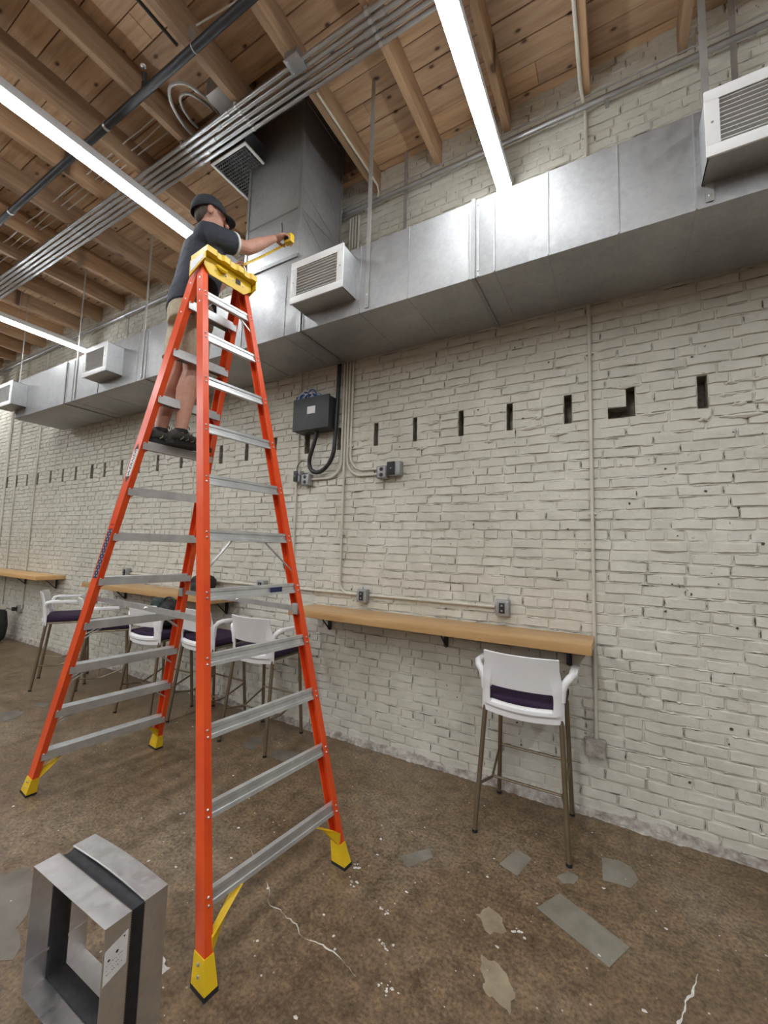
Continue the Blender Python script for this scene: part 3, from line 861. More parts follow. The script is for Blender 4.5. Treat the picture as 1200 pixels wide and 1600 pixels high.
# cable beside joist, flexible conduit loop, wires
o = MB().tube([(-2.515, -1.0, 4.965), (-2.515, 1.43, 4.965)], .011, 8).build('black_cable', 'black', origin=(-2.515, .2, 4.965))
tag(o, 'thin black cable running beside a joist at the top of the picture', 'cable')
fl = thing('flexible_conduit', (-2.8, 1.7, 4.98), 'looped flexible metal conduit between two joists above the rack', 'conduit')
path = [(-3.0, 1.90, 5.0), (-2.97, 1.78, 4.98), (-2.90, 1.64, 4.97), (-2.80, 1.565, 4.97), (-2.70, 1.60, 4.98), (-2.67, 1.70, 5.0), (-2.67, 1.80, 5.03), (-2.70, 1.90, 5.05)]
pp = catmull(path, 8)
MB().tube(pp, [.013 if i % 2 else .0105 for i in range(len(pp))], 9).build('outer_loop', 'strap', fl)
path2 = [(p[0] * .6 - 2.84 * .4 + .01, p[1] * .7 + 1.85 * .3, p[2] + .02) for p in path]
pp = catmull(path2, 8)
MB().tube(pp, [.011 if i % 2 else .009 for i in range(len(pp))], 9).build('inner_loop', 'strap', fl)
o = thing('control_box', (-2.58, 1.87, 5.0), 'grey metal control box tucked between joists above the rack', 'box')
MB().cbox((-2.66, 1.76, 5.02), (-2.50, 1.95, DECK_Z), .005).build('body', 'galv_dark', o)
MB().cbox((-2.665, 1.755, 5.012), (-2.495, 1.955, 5.021), .003).build('cover', 'strap', o)
for i, (y, z) in enumerate(((1.69, 5.06), (1.76, 5.07), (1.82, 5.075))):
    pts = [(-7.4 + .1 * k, y + .012 * mnoise.noise(Vector((k * .25, i * 3, 0))), z + .012 * mnoise.noise(Vector((k * .3, i * 5, 2)))) for k in range(44)]
    o = MB().tube(pts, .0055, 6).build('cable', 'white_cable', origin=(-5, y, z))
    tag(o, 'pale cable threaded through the joists left of the rack, ' + ('nearest the viewer', 'middle of three', 'nearest the rack')[i], 'cable', 'pale cables through the joists')
o = MB().tube([(-2.40, 1.48, 5.10), (-1.93, 1.55, 5.12)], .006, 6).build('cable', 'white_cable', origin=(-2.1, 1.5, 5.1)); tag(o, 'short pale cable across the bay below the junction box', 'cable')
o = MB().tube([(-1.855, 2.09, 4.945), (-1.848, 2.75, 4.942), (-1.846, 2.96, 4.94), (-1.85, 2.99, 4.90), (-1.86, 2.995, 4.85)], .009, 8).build('conduit', 'pipe_paint', origin=(-1.85, 2.5, 4.94)); tag(o, 'thin conduit along the joist right of the riser', 'conduit')

o = MB().tube([(-.165, -2.0, 4.935), (-.165, 2.93, 4.935), (-.16, 2.99, 4.92), (-.15, 3.02, 4.87), (-.142, 3.035, 4.80)], .012, 8).build('conduit', 'pipe_paint', origin=(-.165, 1, 4.935)); tag(o, 'painted conduit along the joist above the right part of the duct', 'conduit')
# pipe and wire along the top of the brick wall
o = MB().tube([(-11.4, WALL - .06, 4.822), (2.5, WALL - .06, 4.822)], .019, 10).build('wall_pipe', 'conduit', origin=(-4, WALL - .06, 4.822)); tag(o, 'painted pipe running along the top of the brick wall', 'pipe')
for x in range(-10, 3, 2): MB().box((x - .012, WALL - .07, 4.79), (x + .012, WALL + .01, 4.80)).build('pipe_bracket', 'strap', o)
o = MB().tube([(-11.4, WALL - .05, 4.905), (2.5, WALL - .05, 4.905)], .0055, 6).build('wire', 'strap', origin=(-4, WALL - .05, 4.905)); tag(o, 'thin wire strung just above the wall pipe', 'wire')

# ================================================================== WALL CONDUITS AND BOXES
CY = WALL - .016; CR = .0115
def conduit(pts, label, cat='conduit', r=CR, group=None, straps=()):
    t = MB().tube(pts, r, 10).build('wall_conduit', 'pipe_paint', origin=pts[0])
    tag(t, label, cat, group)
    for (x, z) in straps:
        MB().box((x - r - .012, CY - .004, z - .008), (x + r + .012, WALL + .006, z + .008)).build('clip', 'pipe_paint', t)
    return t
X_, Z_ = (1, 0, 0), (0, 0, 1)
conduit([(-.14, CY, .47), (-.14, CY, 4.80)], 'single painted conduit running up the wall past the right counter end', straps=((-.14, 1.9), (-.14, 3.0)))
def down_bend(x, zt, zb, xe, rad):
    s = 1 if xe > x else -1
    return [(x, CY, zt), (x, CY, zb + rad)] + arc((x + s * rad, CY, zb + rad), rad, 180 if s > 0 else 0, 270 if s > 0 else -90, 8, X_, Z_)[1:] + [(xe, CY, zb)]
conduit(down_bend(-2.190, 4.80, 2.268, -2.53, .15), 'leftmost bundled conduit, bending left to the double outlet')
conduit(down_bend(-2.158, 4.80, 1.228, -1.95, .10), 'bundled conduit running straight down to the counter outlet', straps=((-2.158, 1.75),))
conduit(down_bend(-2.126, 4.80, 2.270, -1.78, .16), 'bundled conduit bending right to the round-hole outlet, outer one')
conduit(down_bend(-2.092, 4.80, 2.318, -1.70, .15), 'bundled conduit bending right, inner and uppermost one', straps=((-2.092, 2.55),))
conduit([(-2.715, CY, 1.25), (-2.715, CY, 4.80)], 'conduit running down the wall behind the black cabinet', r=.009)
conduit([(-.78, CY, 1.232), (-1.84, CY, 1.230)], 'horizontal conduit above the right counter between two outlets')
conduit([(-1.96, CY, 1.230), (-3.03, CY, 1.228)], 'horizontal conduit seen through the ladder, right of the middle outlet')
conduit([(-3.15, CY, 1.228), (-5.42, CY, 1.225)], 'horizontal conduit above the middle counter')
conduit([(-8.42, CY, 0.5), (-8.42, CY, 4.80)], 'rightmost of three conduits at the far left wall', r=.012)
conduit([(-9.2, CY, 0.5), (-9.2, CY, 4.80)], 'middle of three conduits at the far left wall', r=.012)
conduit([(-9.62, CY, 0.5), (-9.62, CY, 4.80)], 'leftmost of three conduits at the far left wall', r=.018)

def outlet(x, z, label, face='slot', w=.095, h=.11, d=.06, mat='boxgrey'):
    t = thing('outlet_box', (x, WALL, z - h / 2), label, 'outlet', 'wall outlets')
    y1 = WALL - .002; y0 = y1 - d
    MB().cbox((x - w / 2, y0, z - h / 2), (x + w / 2, y1, z + h / 2), .006).build('body', mat, t)
    if face == 'slot':
        MB().cbox((x - .020, y0 - .006, z - .036), (x + .020, y0 + .001, z + .036), .002).build('receptacle', 'black', t)
        for s in (-1, 1): MB().box((x - .006, y0 - .008, z + s * .018 - .006), (x + .006, y0 - .005, z + s * .018 + .006)).build('socket', 'boxgrey', t)
    elif face == 'round':
        pl = MB().cbox((x - w / 2 + .004, y0 - .005, z - h / 2 + .004), (x + w / 2 - .004, y0, z + h / 2 - .004), .008).build('cover_plate', 'boxgrey', t)
        for s in (-1, 1): MB().tube([(x, y0 - .008, z + s * .024), (x, y0 - .002, z + s * .024)], .017, 14).build('receptacle', 'black', t)
    elif face == 'open':
        MB().cbox((x - w / 2 - .002, y0 - .01, z - h / 2 + .004), (x + w * .12, y0 + .001, z + h / 2 - .004), .003).build('receptacle', 'black', t)
        MB().ell((x - .02, y0 - .011, z), (.008, .004, .008), nu=8, nv=4).build('screw', 'boxgrey', t)
    for s in (-1, 1):
        MB().ell((x + s * (w / 2 - .012), y0 - .003, z + .042), (.004, .003, .004), nu=6, nv=4).build('screw', 'rivet', t)
    return t
outlet(-.72, 1.232, 'grey outlet box above the right end of the right counter')
outlet(-1.90, 1.224, 'grey outlet box above the left end of the right counter')
outlet(-3.09, 1.226, 'grey outlet box seen through the ladder above its bars')
outlet(-5.485, 1.235, 'grey outlet box above the middle counter behind the ladder rail')
outlet(-1.735, 2.277, 'grey outlet with two round sockets right of the cabinet', 'round')
outlet(-1.615, 2.300, 'outlet box with black face beside the round-socket outlet', 'open', w=.115, h=.12, d=.07)
outlet(-2.572, 2.262, 'grey outlet with two round sockets under the black cabinet', 'round')
outlet(-2.675, 2.300, 'small black-faced outlet left of the round sockets under the cabinet', 'open', w=.07, h=.11, d=.06)
outlet(-8.47, .50, 'grey outlet on the wall under the far left counter', 'slot')
bxo = thing('junction_box', (-.14, WALL, .36), 'plain painted box low on the wall right of the single stool', 'junction box')
MB().cbox((-.205, WALL - .055, .37), (-.085, WALL - .002, .475), .008).build('body', 'skirt', bxo)
MB().cbox((-.2, WALL - .06, .375), (-.09, WALL - .054, .47), .006).build('cover', 'skirt', bxo)
o = thing('wall_sensor', (-2.77, WALL, 1.42), 'small black oval device on the wall seen through the ladder', 'sensor')
MB().ell((-2.77, WALL - .03, 1.455), (.045, .035, .07)).build('shell', 'black', o)
MB().cbox((-2.80, WALL - .02, 1.40), (-2.74, WALL, 1.51), .005).build('mount', 'charcoal', o)
o = thing('plug_adapter', (-8.6, WALL, .42), 'black plug with a trailing cord under the far left counter', 'plug')
MB().cbox((-8.57, WALL - .10, .46), (-8.50, WALL - .062, .52), .006).build('plug', 'black', o)
MB().tube([(-8.56, WALL - .09, .48), (-8.66, WALL - .12, .50), (-8.76, WALL - .15, .42), (-8.82, WALL - .2, .2), (-8.82, WALL - .22, .01)], .005, 6).build('cord', 'black', o)

# black network cabinet with cables
nb = thing('network_cabinet', (-2.51, WALL, 2.70), 'black metal network cabinet with blue cables on the brick wall', 'cabinet')
MB().cbox((-2.672, 2.925, 2.712), (-2.262, WALL - .003, 3.015), .006).build('body', 'charcoal', nb)
MB().cbox((-2.684, 2.908, 2.715), (-2.258, 2.926, 3.025), .004).build('door', 'charcoal', nb)
la = MB().box((-2.51, 2.9055, 2.865), (-2.415, 2.909, 2.935)).build('label_plate', 'sticker', nb); la['label'] = 'small white label plate'
rg = random.Random(5)
for i in range(20):
    x = -2.675 + .0095 * i + rg.uniform(-.004, .004); y = 2.975 + rg.uniform(-.03, .03); r = rg.uniform(.05, .085)
    pts = arc((x + .035, y, 3.01), r, 185, -5, 10, (1, rg.uniform(-.3, .3), 0), (0, 0, 1.25))
    MB().tube(pts, .0058, 6).build('patch_cable', 'blue_cable' if i % 4 != 3 else 'white_cable', nb)
MB().tube(arc((-2.42, 2.97, 3.0), .085, 170, 10, 10, (1, 0, 0), (0, 0, .6)), .003, 6).build('patch_cable', 'white_cable', nb)
BCX = .025
bc = thing('black_cable_bundle', (-2.35, WALL - .05, 2.3), 'thick black cable bundle looping under the network cabinet', 'cable')
ctrl = [(-2.44, 2.98, 2.72), (-2.47, 2.98, 2.60), (-2.525, 2.99, 2.46), (-2.52, 3.0, 2.37), (-2.46, 3.0, 2.325), (-2.38, 3.0, 2.335), (-2.30, 3.0, 2.40), (-2.255, 3.0, 2.50), (-2.245, 3.0, 2.65), (-2.235, 3.0, 2.9), (-2.232, 3.01, 3.3), (-2.232, 3.02, 4.6)]
pts = []
for i in range(len(ctrl) - 1):
    p0 = Vector(ctrl[max(i - 1, 0)]); p1 = Vector(ctrl[i]); p2 = Vector(ctrl[i + 1]); p3 = Vector(ctrl[min(i + 2, len(ctrl) - 1)])
    for k in range(5):
        t = k / 5
        pts.append(.5 * ((2 * p1) + (p2 - p0) * t + (2 * p0 - 5 * p1 + 4 * p2 - p3) * t * t + (3 * p1 - p0 - 3 * p2 + p3) * t ** 3))
MB().tube(pts, [.020 + .003 * mnoise.noise(Vector(p) * 30) for p in pts], 10).build('sheath', 'black', bc)
for k in (8, 19, 28, 36): MB().tube([pts[k], pts[k].lerp(pts[k + 1], .35)], .020, 10).build('cable_tie', 'rubber', bc)
MB().tube(arc((-2.58, 2.965, 2.36), .075, 60, 250, 10, (1, 0, 0), (0, 0, 1)), .004, 6).build('loose_lead', 'black', bc)

# ================================================================== COUNTERS
CT, CTH, CFY = 1.105, .056, 2.69
def counter(xa_, xb_, bx, label):
    t = thing('bar_counter', ((xa_ + xb_) / 2, WALL - .1, CT - CTH), label, 'counter', 'wall-hung bar counters')
    MB().cbox((xa_, CFY, CT - CTH), (xb_, WALL - .013, CT), .003).build('worktop', 'counter', t)
    for x in bx:
        m = MB(); z = CT - CTH
        m.box((x - .016, WALL - .024, z - .15), (x + .016, WALL - .012, z)); m.box((x - .016, CFY + .13, z - .010), (x + .016, WALL - .012, z))
        m.prism([(0, 0), (.012, 0), (.16, -.135), (.16, -.15)], lambda p, x=x: Vector((x - .004, CFY + .19 + p[0], z + p[1] - .008)), lambda p, x=x: Vector((x + .004, CFY + .19 + p[0], z + p[1] - .008)))
        m.build('bracket', 'black', t)
    return t
counter(-2.43, -.14, (-2.25, -1.15, -.29), 'blond wood bar counter at right above the single stool')
counter(-5.85, -3.42, (-5.5, -4.4, -3.6), 'blond wood bar counter in the middle, seen through the ladder')
counter(-10.3, -7.12, (-9.6, -8.4, -7.35), 'blond wood bar counter at the far left edge')

# ================================================================== BAR STOOLS
def bake(o, mods):
    for t, kw in mods:
        md = o.modifiers.new(t.lower(), t)
        for k, v in kw.items(): setattr(md, k, v)
    dg = bpy.context.evaluated_depsgraph_get(); dg.update()
    me = bpy.data.meshes.new_from_object(o.evaluated_get(dg))
    old = o.data; o.modifiers.clear(); o.data = me; me.name = old.name
    bpy.data.meshes.remove(old)
    me.polygons.foreach_set('use_smooth', [True] * len(me.polygons))
    return o

def make_stool():
    t = thing('bar_stool', (0, 0, 0), '', 'stool', 'white bar stools at the counters')
    top = .70
    for sx in (-1, 1):
        for sy in (-1, 1):
            fx = .252 if sy < 0 else .226
            leg = MB().tube([(sx * fx, sy * .235, .012), (sx * (.214 if sy < 0 else .205), -.158 if sy < 0 else .190, top)], .0145, 12).build('leg', 'bronze', t)
            MB().tube([(sx * fx, sy * .236, 0), (sx * fx, sy * .235, .016)], .0155, 10).build('foot_cap', 'rubber', leg)
    for sx in (-1, 1):
        MB().tube([(sx * .241, -.217, .26), (sx * .205, -.05, .235), (sx * .20, -.03, .235), (sx * .205, -.01, .237), (sx * .218, .215, .315)], .008, 8).build('side_bar', 'bronze', t)
    MB().tube([(-.20, -.03, .235), (.20, -.03, .235)], .008, 8).build('foot_bar', 'bronze', t)
    MB().tube([(-.216, .213, .33), (.216, .213, .33)], .0085, 8).build('front_bar', 'bronze', t)
    m = MB()
    for sx in (-1, 1): m.tube([(sx * .20, -.15, top), (sx * .20, .215, top)], .010, 8)
    m.tube([(-.20, -.15, top), (.20, -.15, top)], .010, 8); m.tube([(-.20, .215, top), (.20, .215, top)], .010, 8)
    m.build('seat_frame', 'bronze', t)
    MB().cbox((-.205, -.165, .706), (.205, .225, .722), .006).build('seat_pan', 'black', t)
    bake(MB().cbox((-.222, -.175, .718), (.222, .235, .782), .022).build('seat_cushion', 'purple', t), [('SUBSURF', dict(levels=1))])
    # one-piece back shell with a slot
    cols = [-1, -.985, -.95, -.88, -.80, -.77, -.74, -.55, -.36, -.18, 0, .18, .36, .55, .74, .77, .80, .88, .95, .985, 1]
    rows = [.668, .674, .690, .700, .716, .732, .742, .748, .79, .834, .840, .855, .88, .91, .94, .97, 1.0, 1.022, 1.034, 1.038]
    def hw(z): return .230 if z < .85 else .230 - .020 * min(1, (z - .85) / .12)
    def py(c, z):
        lean = -.205 - .055 * max(0, (z - .80) / .24) ** 1.25
        rib = 0
        if .70 < z < .92:
            ez = min(1, (z - .70) / .016, (.92 - z) / .07); ec = min(1, (.985 - abs(c)) / .06)
            if z < .74 or abs(c) > .76: rib = -.014 * max(0, min(ez, ec))
        return lean + .045 * c * c + rib
    vs = []; fs = []
    for z in rows:
        for c in cols: vs.append((c * hw(z), py(c, z), z + (.010 * c * c if z < .76 else 0)))
    nc = len(cols)
    for j in range(len(rows) - 1):
        for i in range(nc - 1):
            if .748 <= rows[j] and rows[j + 1] <= .834 and abs((cols[i] + cols[i + 1]) / 2) < .77: continue
            a = j * nc + i; fs.append((a, a + 1, a + nc + 1, a + nc))
    sh = MB().add(vs, fs, True).build('back_shell', 'white_plastic', t, fix=False)
    bake(sh, [('SOLIDIFY', dict(thickness=.011, offset=0)), ('BEVEL', dict(width=.003, segments=2, limit_method='ANGLE', angle_limit=.9))])
    sh.data.set_sharp_from_angle(angle=math.radians(35))
    for s in (-1, 1):
        P = [(s * .222, -.165, .80), (s * .226, -.168, .865), (s * .236, -.168, .905), (s * .258, -.155, .932), (s * .270, -.12, .942), (s * .272, -.06, .944)]
        m = MB(); m.tube(P, [.015, .018, .021, .022, .021, .018], 10)
        m.cbox((min(s * .250, s * .294), -.12, .926), (max(s * .250, s * .294), .11, .956), .009)
        m.build('arm', 'white_plastic', t)
    return t
proto = make_stool()
stools = [((-.505, 2.745), 0, 'white-backed bar stool alone at the right counter'),
          ((-2.66, 2.70), .03, 'white-backed bar stool rightmost of the group behind the ladder'),
          ((-3.35, 2.69), .0, 'white-backed bar stool seen behind the near ladder rail'),
          ((-3.96, 2.56), .05, 'white-backed bar stool with a dark bag on its seat'),
          ((-4.80, 2.48), -.50, 'side-turned bar stool half hidden by the left ladder rail'),
          ((-5.62, 2.46), -.50, 'side-turned bar stool farthest left, purple seat in full view')]
for i, ((x, y), rz, lab) in enumerate(stools):
    o = proto if i == 0 else copy_tree(proto)
    o.location = (x, y, 0); o.rotation_euler.z = rz; o['label'] = lab

# bags
def lumpy(name, c, r, mat, parent, seed, sub=3, amp=.12):
    bm = bmesh.new(); bmesh.ops.create_icosphere(bm, subdivisions=sub, radius=1)
    base = root_world(parent)
    for v in bm.verts:
        d = v.co.normalized()
        q = Vector((math.copysign(abs(d.x) ** .6, d.x), math.copysign(abs(d.y) ** .6, d.y), math.copysign(abs(d.z) ** .6, d.z)))
        q *= 1 + amp * mnoise.noise(d * 1.7 + Vector((seed, 0, 0))) + .05 * mnoise.noise(d * 5 + Vector((0, seed, 0)))
        v.co = Vector((q.x * r[0], q.y * r[1], max(q.z, -.97) * r[2])) + Vector(c) - base
    me = bpy.data.meshes.new(name); bm.to_mesh(me); bm.free()
    me.polygons.foreach_set('use_smooth', [True] * len(me.polygons)); me.materials.append(MAT[mat])
    o = bpy.data.objects.new(name, me); col.objects.link(o); o.parent = parent
    return o
b = thing('shoulder_bag', (-3.97, 2.62, .785), 'dark green and black bag sitting on a stool seat', 'bag')
lumpy('body', (-3.97, 2.62, .915), (.15, .12, .13), 'bag_black', b, 1)
lumpy('pocket', (-4.01, 2.54, 1.00), (.07, .05, .075), 'bag_green', b, 4)
MB().tube(arc((-3.95, 2.62, 1.03), .07, 0, 180, 10, (1, .2, 0), (0, 0, .7)), .010, 7).build('handle', 'bag_green', b)
b = thing('backpack', (-3.78, 2.90, CT), 'black backpack on the middle counter behind the near ladder rail', 'bag')
lumpy('body', (-3.80, 2.89, CT + .098), (.12, .10, .098), 'bag_black', b, 7)
lumpy('pocket', (-3.77, 2.80, CT + .066), (.08, .045, .06), 'bag_black', b, 9)
MB().tube([(-3.74, 2.81, CT + .16), (-3.64, 2.76, CT + .11), (-3.57, 2.75, CT + .03), (-3.52, 2.75, CT + .011), (-3.46, 2.77, CT + .011)], .009, 7).build('strap', 'bag_black', b)
MB().tube(arc((-3.80, 2.90, CT + .185), .04, 0, 180, 8, (1, 0, 0), (0, 0, 1)), .008, 7).build('handle', 'bag_black', b)
b = thing('backpack', (-8.62, 2.78, 0), 'black backpack on the floor at the far left edge', 'bag')
lumpy('body', (-8.62, 2.78, .25), (.17, .14, .255), 'bag_black', b, 12)
lumpy('pocket', (-8.55, 2.66, .16), (.11, .06, .12), 'bag_black', b, 15)
MB().tube(arc((-8.62, 2.78, .49), .05, 0, 180, 8, (1, 0, 0), (0, 0, 1)), .010, 7).build('handle', 'bag_black', b)

# ================================================================== STEPLADDER
LO = Vector((-2.27, 1.623, 0)); LU = Vector((.9945, -.1045, 0)).normalized(); LV = Vector((.1045, .9945, 0)).normalized()
def LP(u, v, z): return LO + LU * u + LV * v + Vector((0, 0, z))
def A_u(z): return .996 - .247 * z
def B_u(z): return -.982 + .3445 * z
def A_w(z): return (.775 - .146 * z) / 2
def B_w(z): return (.810 - .158 * z) / 2
lad = thing('stepladder', LO, 'tall orange fibreglass stepladder with yellow feet and top cap', 'ladder')
RT, STEP = 3.318, .2805
FA, FB, FL, TH = .062, .084, .034, .0055
def channel(ufun, wfun, depth, side):
    """C-section rail: web outside, flanges pointing into the ladder"""
    def at(z):
        uo = ufun(z); w = wfun(z) + .010
        pts = [(0, 0), (-depth, 0), (-depth, -FL), (-depth + TH, -FL), (-depth + TH, -TH), (-TH, -TH), (-TH, -FL), (0, -FL)]
        return [LP(uo + du, side * (w + dv), z) for du, dv in pts]
    m = MB(); n = 8
    lo, hi = at(.035), at(RT)
    m.add(lo + hi, [(i, (i + 1) % n, n + (i + 1) % n, n + i) for i in range(n)] + [(0, 1, 4, 5), (1, 2, 3, 4), (0, 5, 6, 7), (8, 9, 12, 13), (9, 10, 11, 12), (8, 13, 14, 15)])
    return m
rails = {}
for nm, uf, wf, dp in (('A', A_u, A_w, FA), ('B', B_u, B_w, FB)):
    for s in (-1, 1):
        rl = channel(uf, wf, dp, s).build('rail', 'orange', lad); rails[nm, s] = rl
        m = MB()
        for k in range(1, 12):
            z = k * STEP - .012
            for dz in ((-.013, .013) if nm == 'A' else (0,)):
                m.ell(LP(uf(z + dz) + .001, s * (wf(z) + .010 - .017), z + dz), (.006, .006, .006), nu=8, nv=5)
        for z in (3.02, 3.10, 3.19):
            m.ell(LP(uf(z) - dp / 2, s * (wf(z) + .0105), z), (.006, .004, .006), nu=8, nv=5)
        rv = m.build('rivets', 'rivet', rl); rv['kind'] = 'stuff'
# steps on the climbing side, flat bars on the rear side
for k in range(1, 12):
    z = k * STEP
    w = B_w(z) + .002
    u1 = B_u(z) - .004; u0_ = u1 - FB + .010
    prof = [(u1, .0), (u1, -.052), (u1 - .012, -.052), (u1 - .012, -.048), (u1 - .004, -.048), (u1 - .004, -.006), (u0_ + .004, -.006), (u0_ + .004, -.044), (u0_, -.044), (u0_, .0)]
    m = MB(); n = len(prof)
    m.add([LP(u, -w, z + dz) for u, dz in prof] + [LP(u, w, z + dz) for u, dz in prof], [(i, (i + 1) % n, n + (i + 1) % n, n + i) for i in range(n)])
    for q in range(5):
        uu = u0_ + .010 + q * .014
        m.add([LP(uu, -w, z), LP(uu + .006, -w, z), LP(uu + .006, w, z), LP(uu, w, z), LP(uu + .001, -w, z + .002), LP(uu + .005, -w, z + .002), LP(uu + .005, w, z + .002), LP(uu + .001, w, z + .002)],
              [(4, 5, 6, 7), (0, 1, 5, 4), (2, 3, 7, 6), (1, 2, 6, 5), (3, 0, 4, 7)])
    st = m.build('step', 'alu', lad)
    for s in (-1, 1):
        big = k in (2, 3, 4)
        a = LP(u1 - .02, s * (w - (.11 if big else .04)), z - .050); b_ = LP(B_u(z - (.11 if big else .07)) - .02, s * (B_w(z - .1) - .001), z - (.13 if big else .085))
        MB().bar(a, b_, .016, .005).build('step_brace', 'alu' if big else 'orange', st)
        if big:
            MB().bar(LP(u0_ + .02, s * (w - .11), z - .045), LP(B_u(z - .11) - FB + .02, s * (B_w(z - .1) - .001), z - .13), .016, .005).build('step_brace', 'alu', st)
    # rear bar
    w = A_w(z) + .004; z -= .012
    prof = [(.000, -.026), (-.001, -.012), (-.005, -.009), (-.005, .009), (-.001, .012), (.000, .026), (-.022, .026), (-.022, .022), (-.006, .022), (-.008, -.022), (-.022, -.022), (-.022, -.026)]
    m = MB(); n = len(prof); ua = A_u(z) - .006
    m.add([LP(ua + u - .247 * dz, -w, z + dz) for u, dz in prof] + [LP(ua + u - .247 * dz, w, z + dz) for u, dz in prof], [(i, (i + 1) % n, n + (i + 1) % n, n + i) for i in range(n)])
    rb = m.build('rear_bar', 'alu', lad)
    if k in (6, 11):
        for s in (-1, 1):
            MB().bar(LP(ua - .02, s * (w - (.17 if k == 6 else .07)), z - .02), LP(A_u(z - .16) - .02, s * (A_w(z - .16) + .001), z - (.19 if k == 6 else .12)), .014, .006).build('bar_brace', 'alu', rb)
    if k == 5:
        sk_ = MB().add([LP(ua + .0035, w * .30, z - .013), LP(ua + .0035, w * .58, z - .013), LP(ua + .0025, w * .58, z + .013), LP(ua + .0025, w * .30, z + .013)], [(0, 1, 2, 3)]).build('bar_label', 'navy_ink', rb)
        sk_['label'] = 'small navy label with white mark'
# feet, pads and yellow corner braces
for nm, uf, wf, dp in (('A', A_u, A_w, FA), ('B', B_u, B_w, FB)):
    for s in (-1, 1):
        def ring(z, g, ext=0, uf=uf, wf=wf, dp=dp, s=s):
            uo = uf(z); w = wf(z) + .010
            return [LP(uo + g + ext * .3, s * (w + g), z), LP(uo - dp - g - ext * .3, s * (w + g), z), LP(uo - dp - g - ext * .3, s * (w - FL - g), z), LP(uo + g + ext * .3, s * (w - FL - g), z)]
        m = MB()
        R = [ring(.014, .010, .008), ring(.040, .009), ring(.070, .006), ring(.108, .003)]
        vs = sum(R, []); fs = []
        for j in range(3):
            for i in range(4): fs.append((j * 4 + i, j * 4 + (i + 1) % 4, j * 4 + 4 + (i + 1) % 4, j * 4 + 4 + i))
        fs += [(0, 1, 2, 3), (12, 13, 14, 15)]
        m.add(vs, fs)
        ft = m.build('foot', 'yellow', lad)
        m = MB(); a, b_ = ring(0, .0115, .009), ring(.014, .0115, .009)
        m.add(a + b_, [(0, 1, 2, 3), (4, 5, 6, 7)] + [(i, (i + 1) % 4, 4 + (i + 1) % 4, 4 + i) for i in range(4)])
        m.build('rubber_pad', 'rubber', ft)
        for z in (.05, .085):
            MB().ell(LP(uf(z) - dp / 2, s * (wf(z) + .0175), z), (.007, .005, .007), nu=8, nv=5).build('bolt', 'strap', ft)
        # corner brace up to the lowest bar
        z1 = STEP - .045; uu = uf(.2) - (.012 if nm == 'A' else .03)
        m = MB()
        pa = [LP(uf(.11) - .03, s * (wf(.1) - .022), .10), LP(uf(.11) - .03, s * (wf(.1) - .022), .16), LP(uf(z1) - .03, s * (wf(z1) - .16), z1 + .01), LP(uf(z1) - .03, s * (wf(z1) - .12), z1 - .01), LP(uf(.18) - .03, s * (wf(.18) - .06), .15)]
        pb = [p + LU * .028 for p in pa]
        order_ = [0, 4, 3, 2, 1]
        vs = [pa[i] for i in order_] + [pb[i] for i in order_]
        m.add(vs, [(0, 1, 2, 3, 4), (9, 8, 7, 6, 5)] + [(i, (i + 1) % 5, 5 + (i + 1) % 5, 5 + i) for i in range(5)])
        m.build('corner_brace', 'yellow', lad)
# spreaders
for s in (-1, 1):
    z = 1.275
    a = LP(A_u(z) - FA / 2, s * (A_w(z) - .018), z); b_ = LP(B_u(z) - FB / 2, s * (B_w(z) - .018), z - .01)
    mid = a.lerp(b_, .45) + Vector((0, 0, .004))
    spd = MB().bar(a, mid, .006, .030).build('spreader', 'alu', lad)
    MB().bar(mid + LV * .006, b_ + LV * .006, .006, .030).build('spreader_arm', 'alu', spd)
    MB().ell(mid, (.010, .014, .010), nu=10, nv=6).build('hinge_pin', 'rivet', spd)
    for p in (a, b_): MB().cbox((-.022, -.016, -.03), (.022, .016, .03), .004, Matrix.Translation(p)).build('hinge_plate', 'strap', spd)
# top cap with tray lip and tool holes
cap = thing_cap = MB()
cu0, cu1, cz0, cz1 = .080, .256, 3.232, 3.362
CW = A_w(3.2) + .020
def cap_outline():
    pts = [(cu0, -CW), (cu0, CW)]
    n = 28
    for i in range(n + 1):
        v = CW - 2 * CW * i / n
        notch = .012 if (4 <= i <= 7 or 12 <= i <= 15 or 20 <= i <= 22) else 0
        pts.append((cu1 - notch, v))
    return pts
co = cap_outline()
N = len(co)
cm = MB()
cm.add([LP(u, v, cz1 - .040) for u, v in co] + [LP(u, v, cz1 - .006) for u, v in co] + [LP(u + (.006 if u < .1 else -.006), v * .975, cz1) for u, v in co],
       [(i, (i + 1) % N, N + (i + 1) % N, N + i) for i in range(N)] + [(N + i, N + (i + 1) % N, 2 * N + (i + 1) % N, 2 * N + i) for i in range(N)] + [tuple(range(2 * N, 3 * N)), tuple(reversed(range(N)))])
tc = cm.build('top_cap', 'yellow', lad)
m = MB()   # front apron with handle bulge
ap = [(-CW + .012, cz1 - .042), (CW - .012, cz1 - .042), (CW - .012, cz0 + .030), (CW - .06, cz0 - .012), (-CW + .05, cz0 - .012), (-CW + .012, cz0 + .03)]
m.prism(ap, lambda p: LP(cu1 - .052, p[0], p[1]), lambda p: LP(cu1 - .044, p[0], p[1]))
m.build('apron', 'yellow', tc)
MB().prism([(cu0 + .004, cz1 - .042), (cu1 - .012, cz1 - .042), (cu1 - .012, cz1 - .085), (cu0 + .004, cz0 - .01)], lambda p: LP(p[0], -CW + .002, p[1]), lambda p: LP(p[0], -CW - .006, p[1])).build('end_plate', 'yellow', tc)
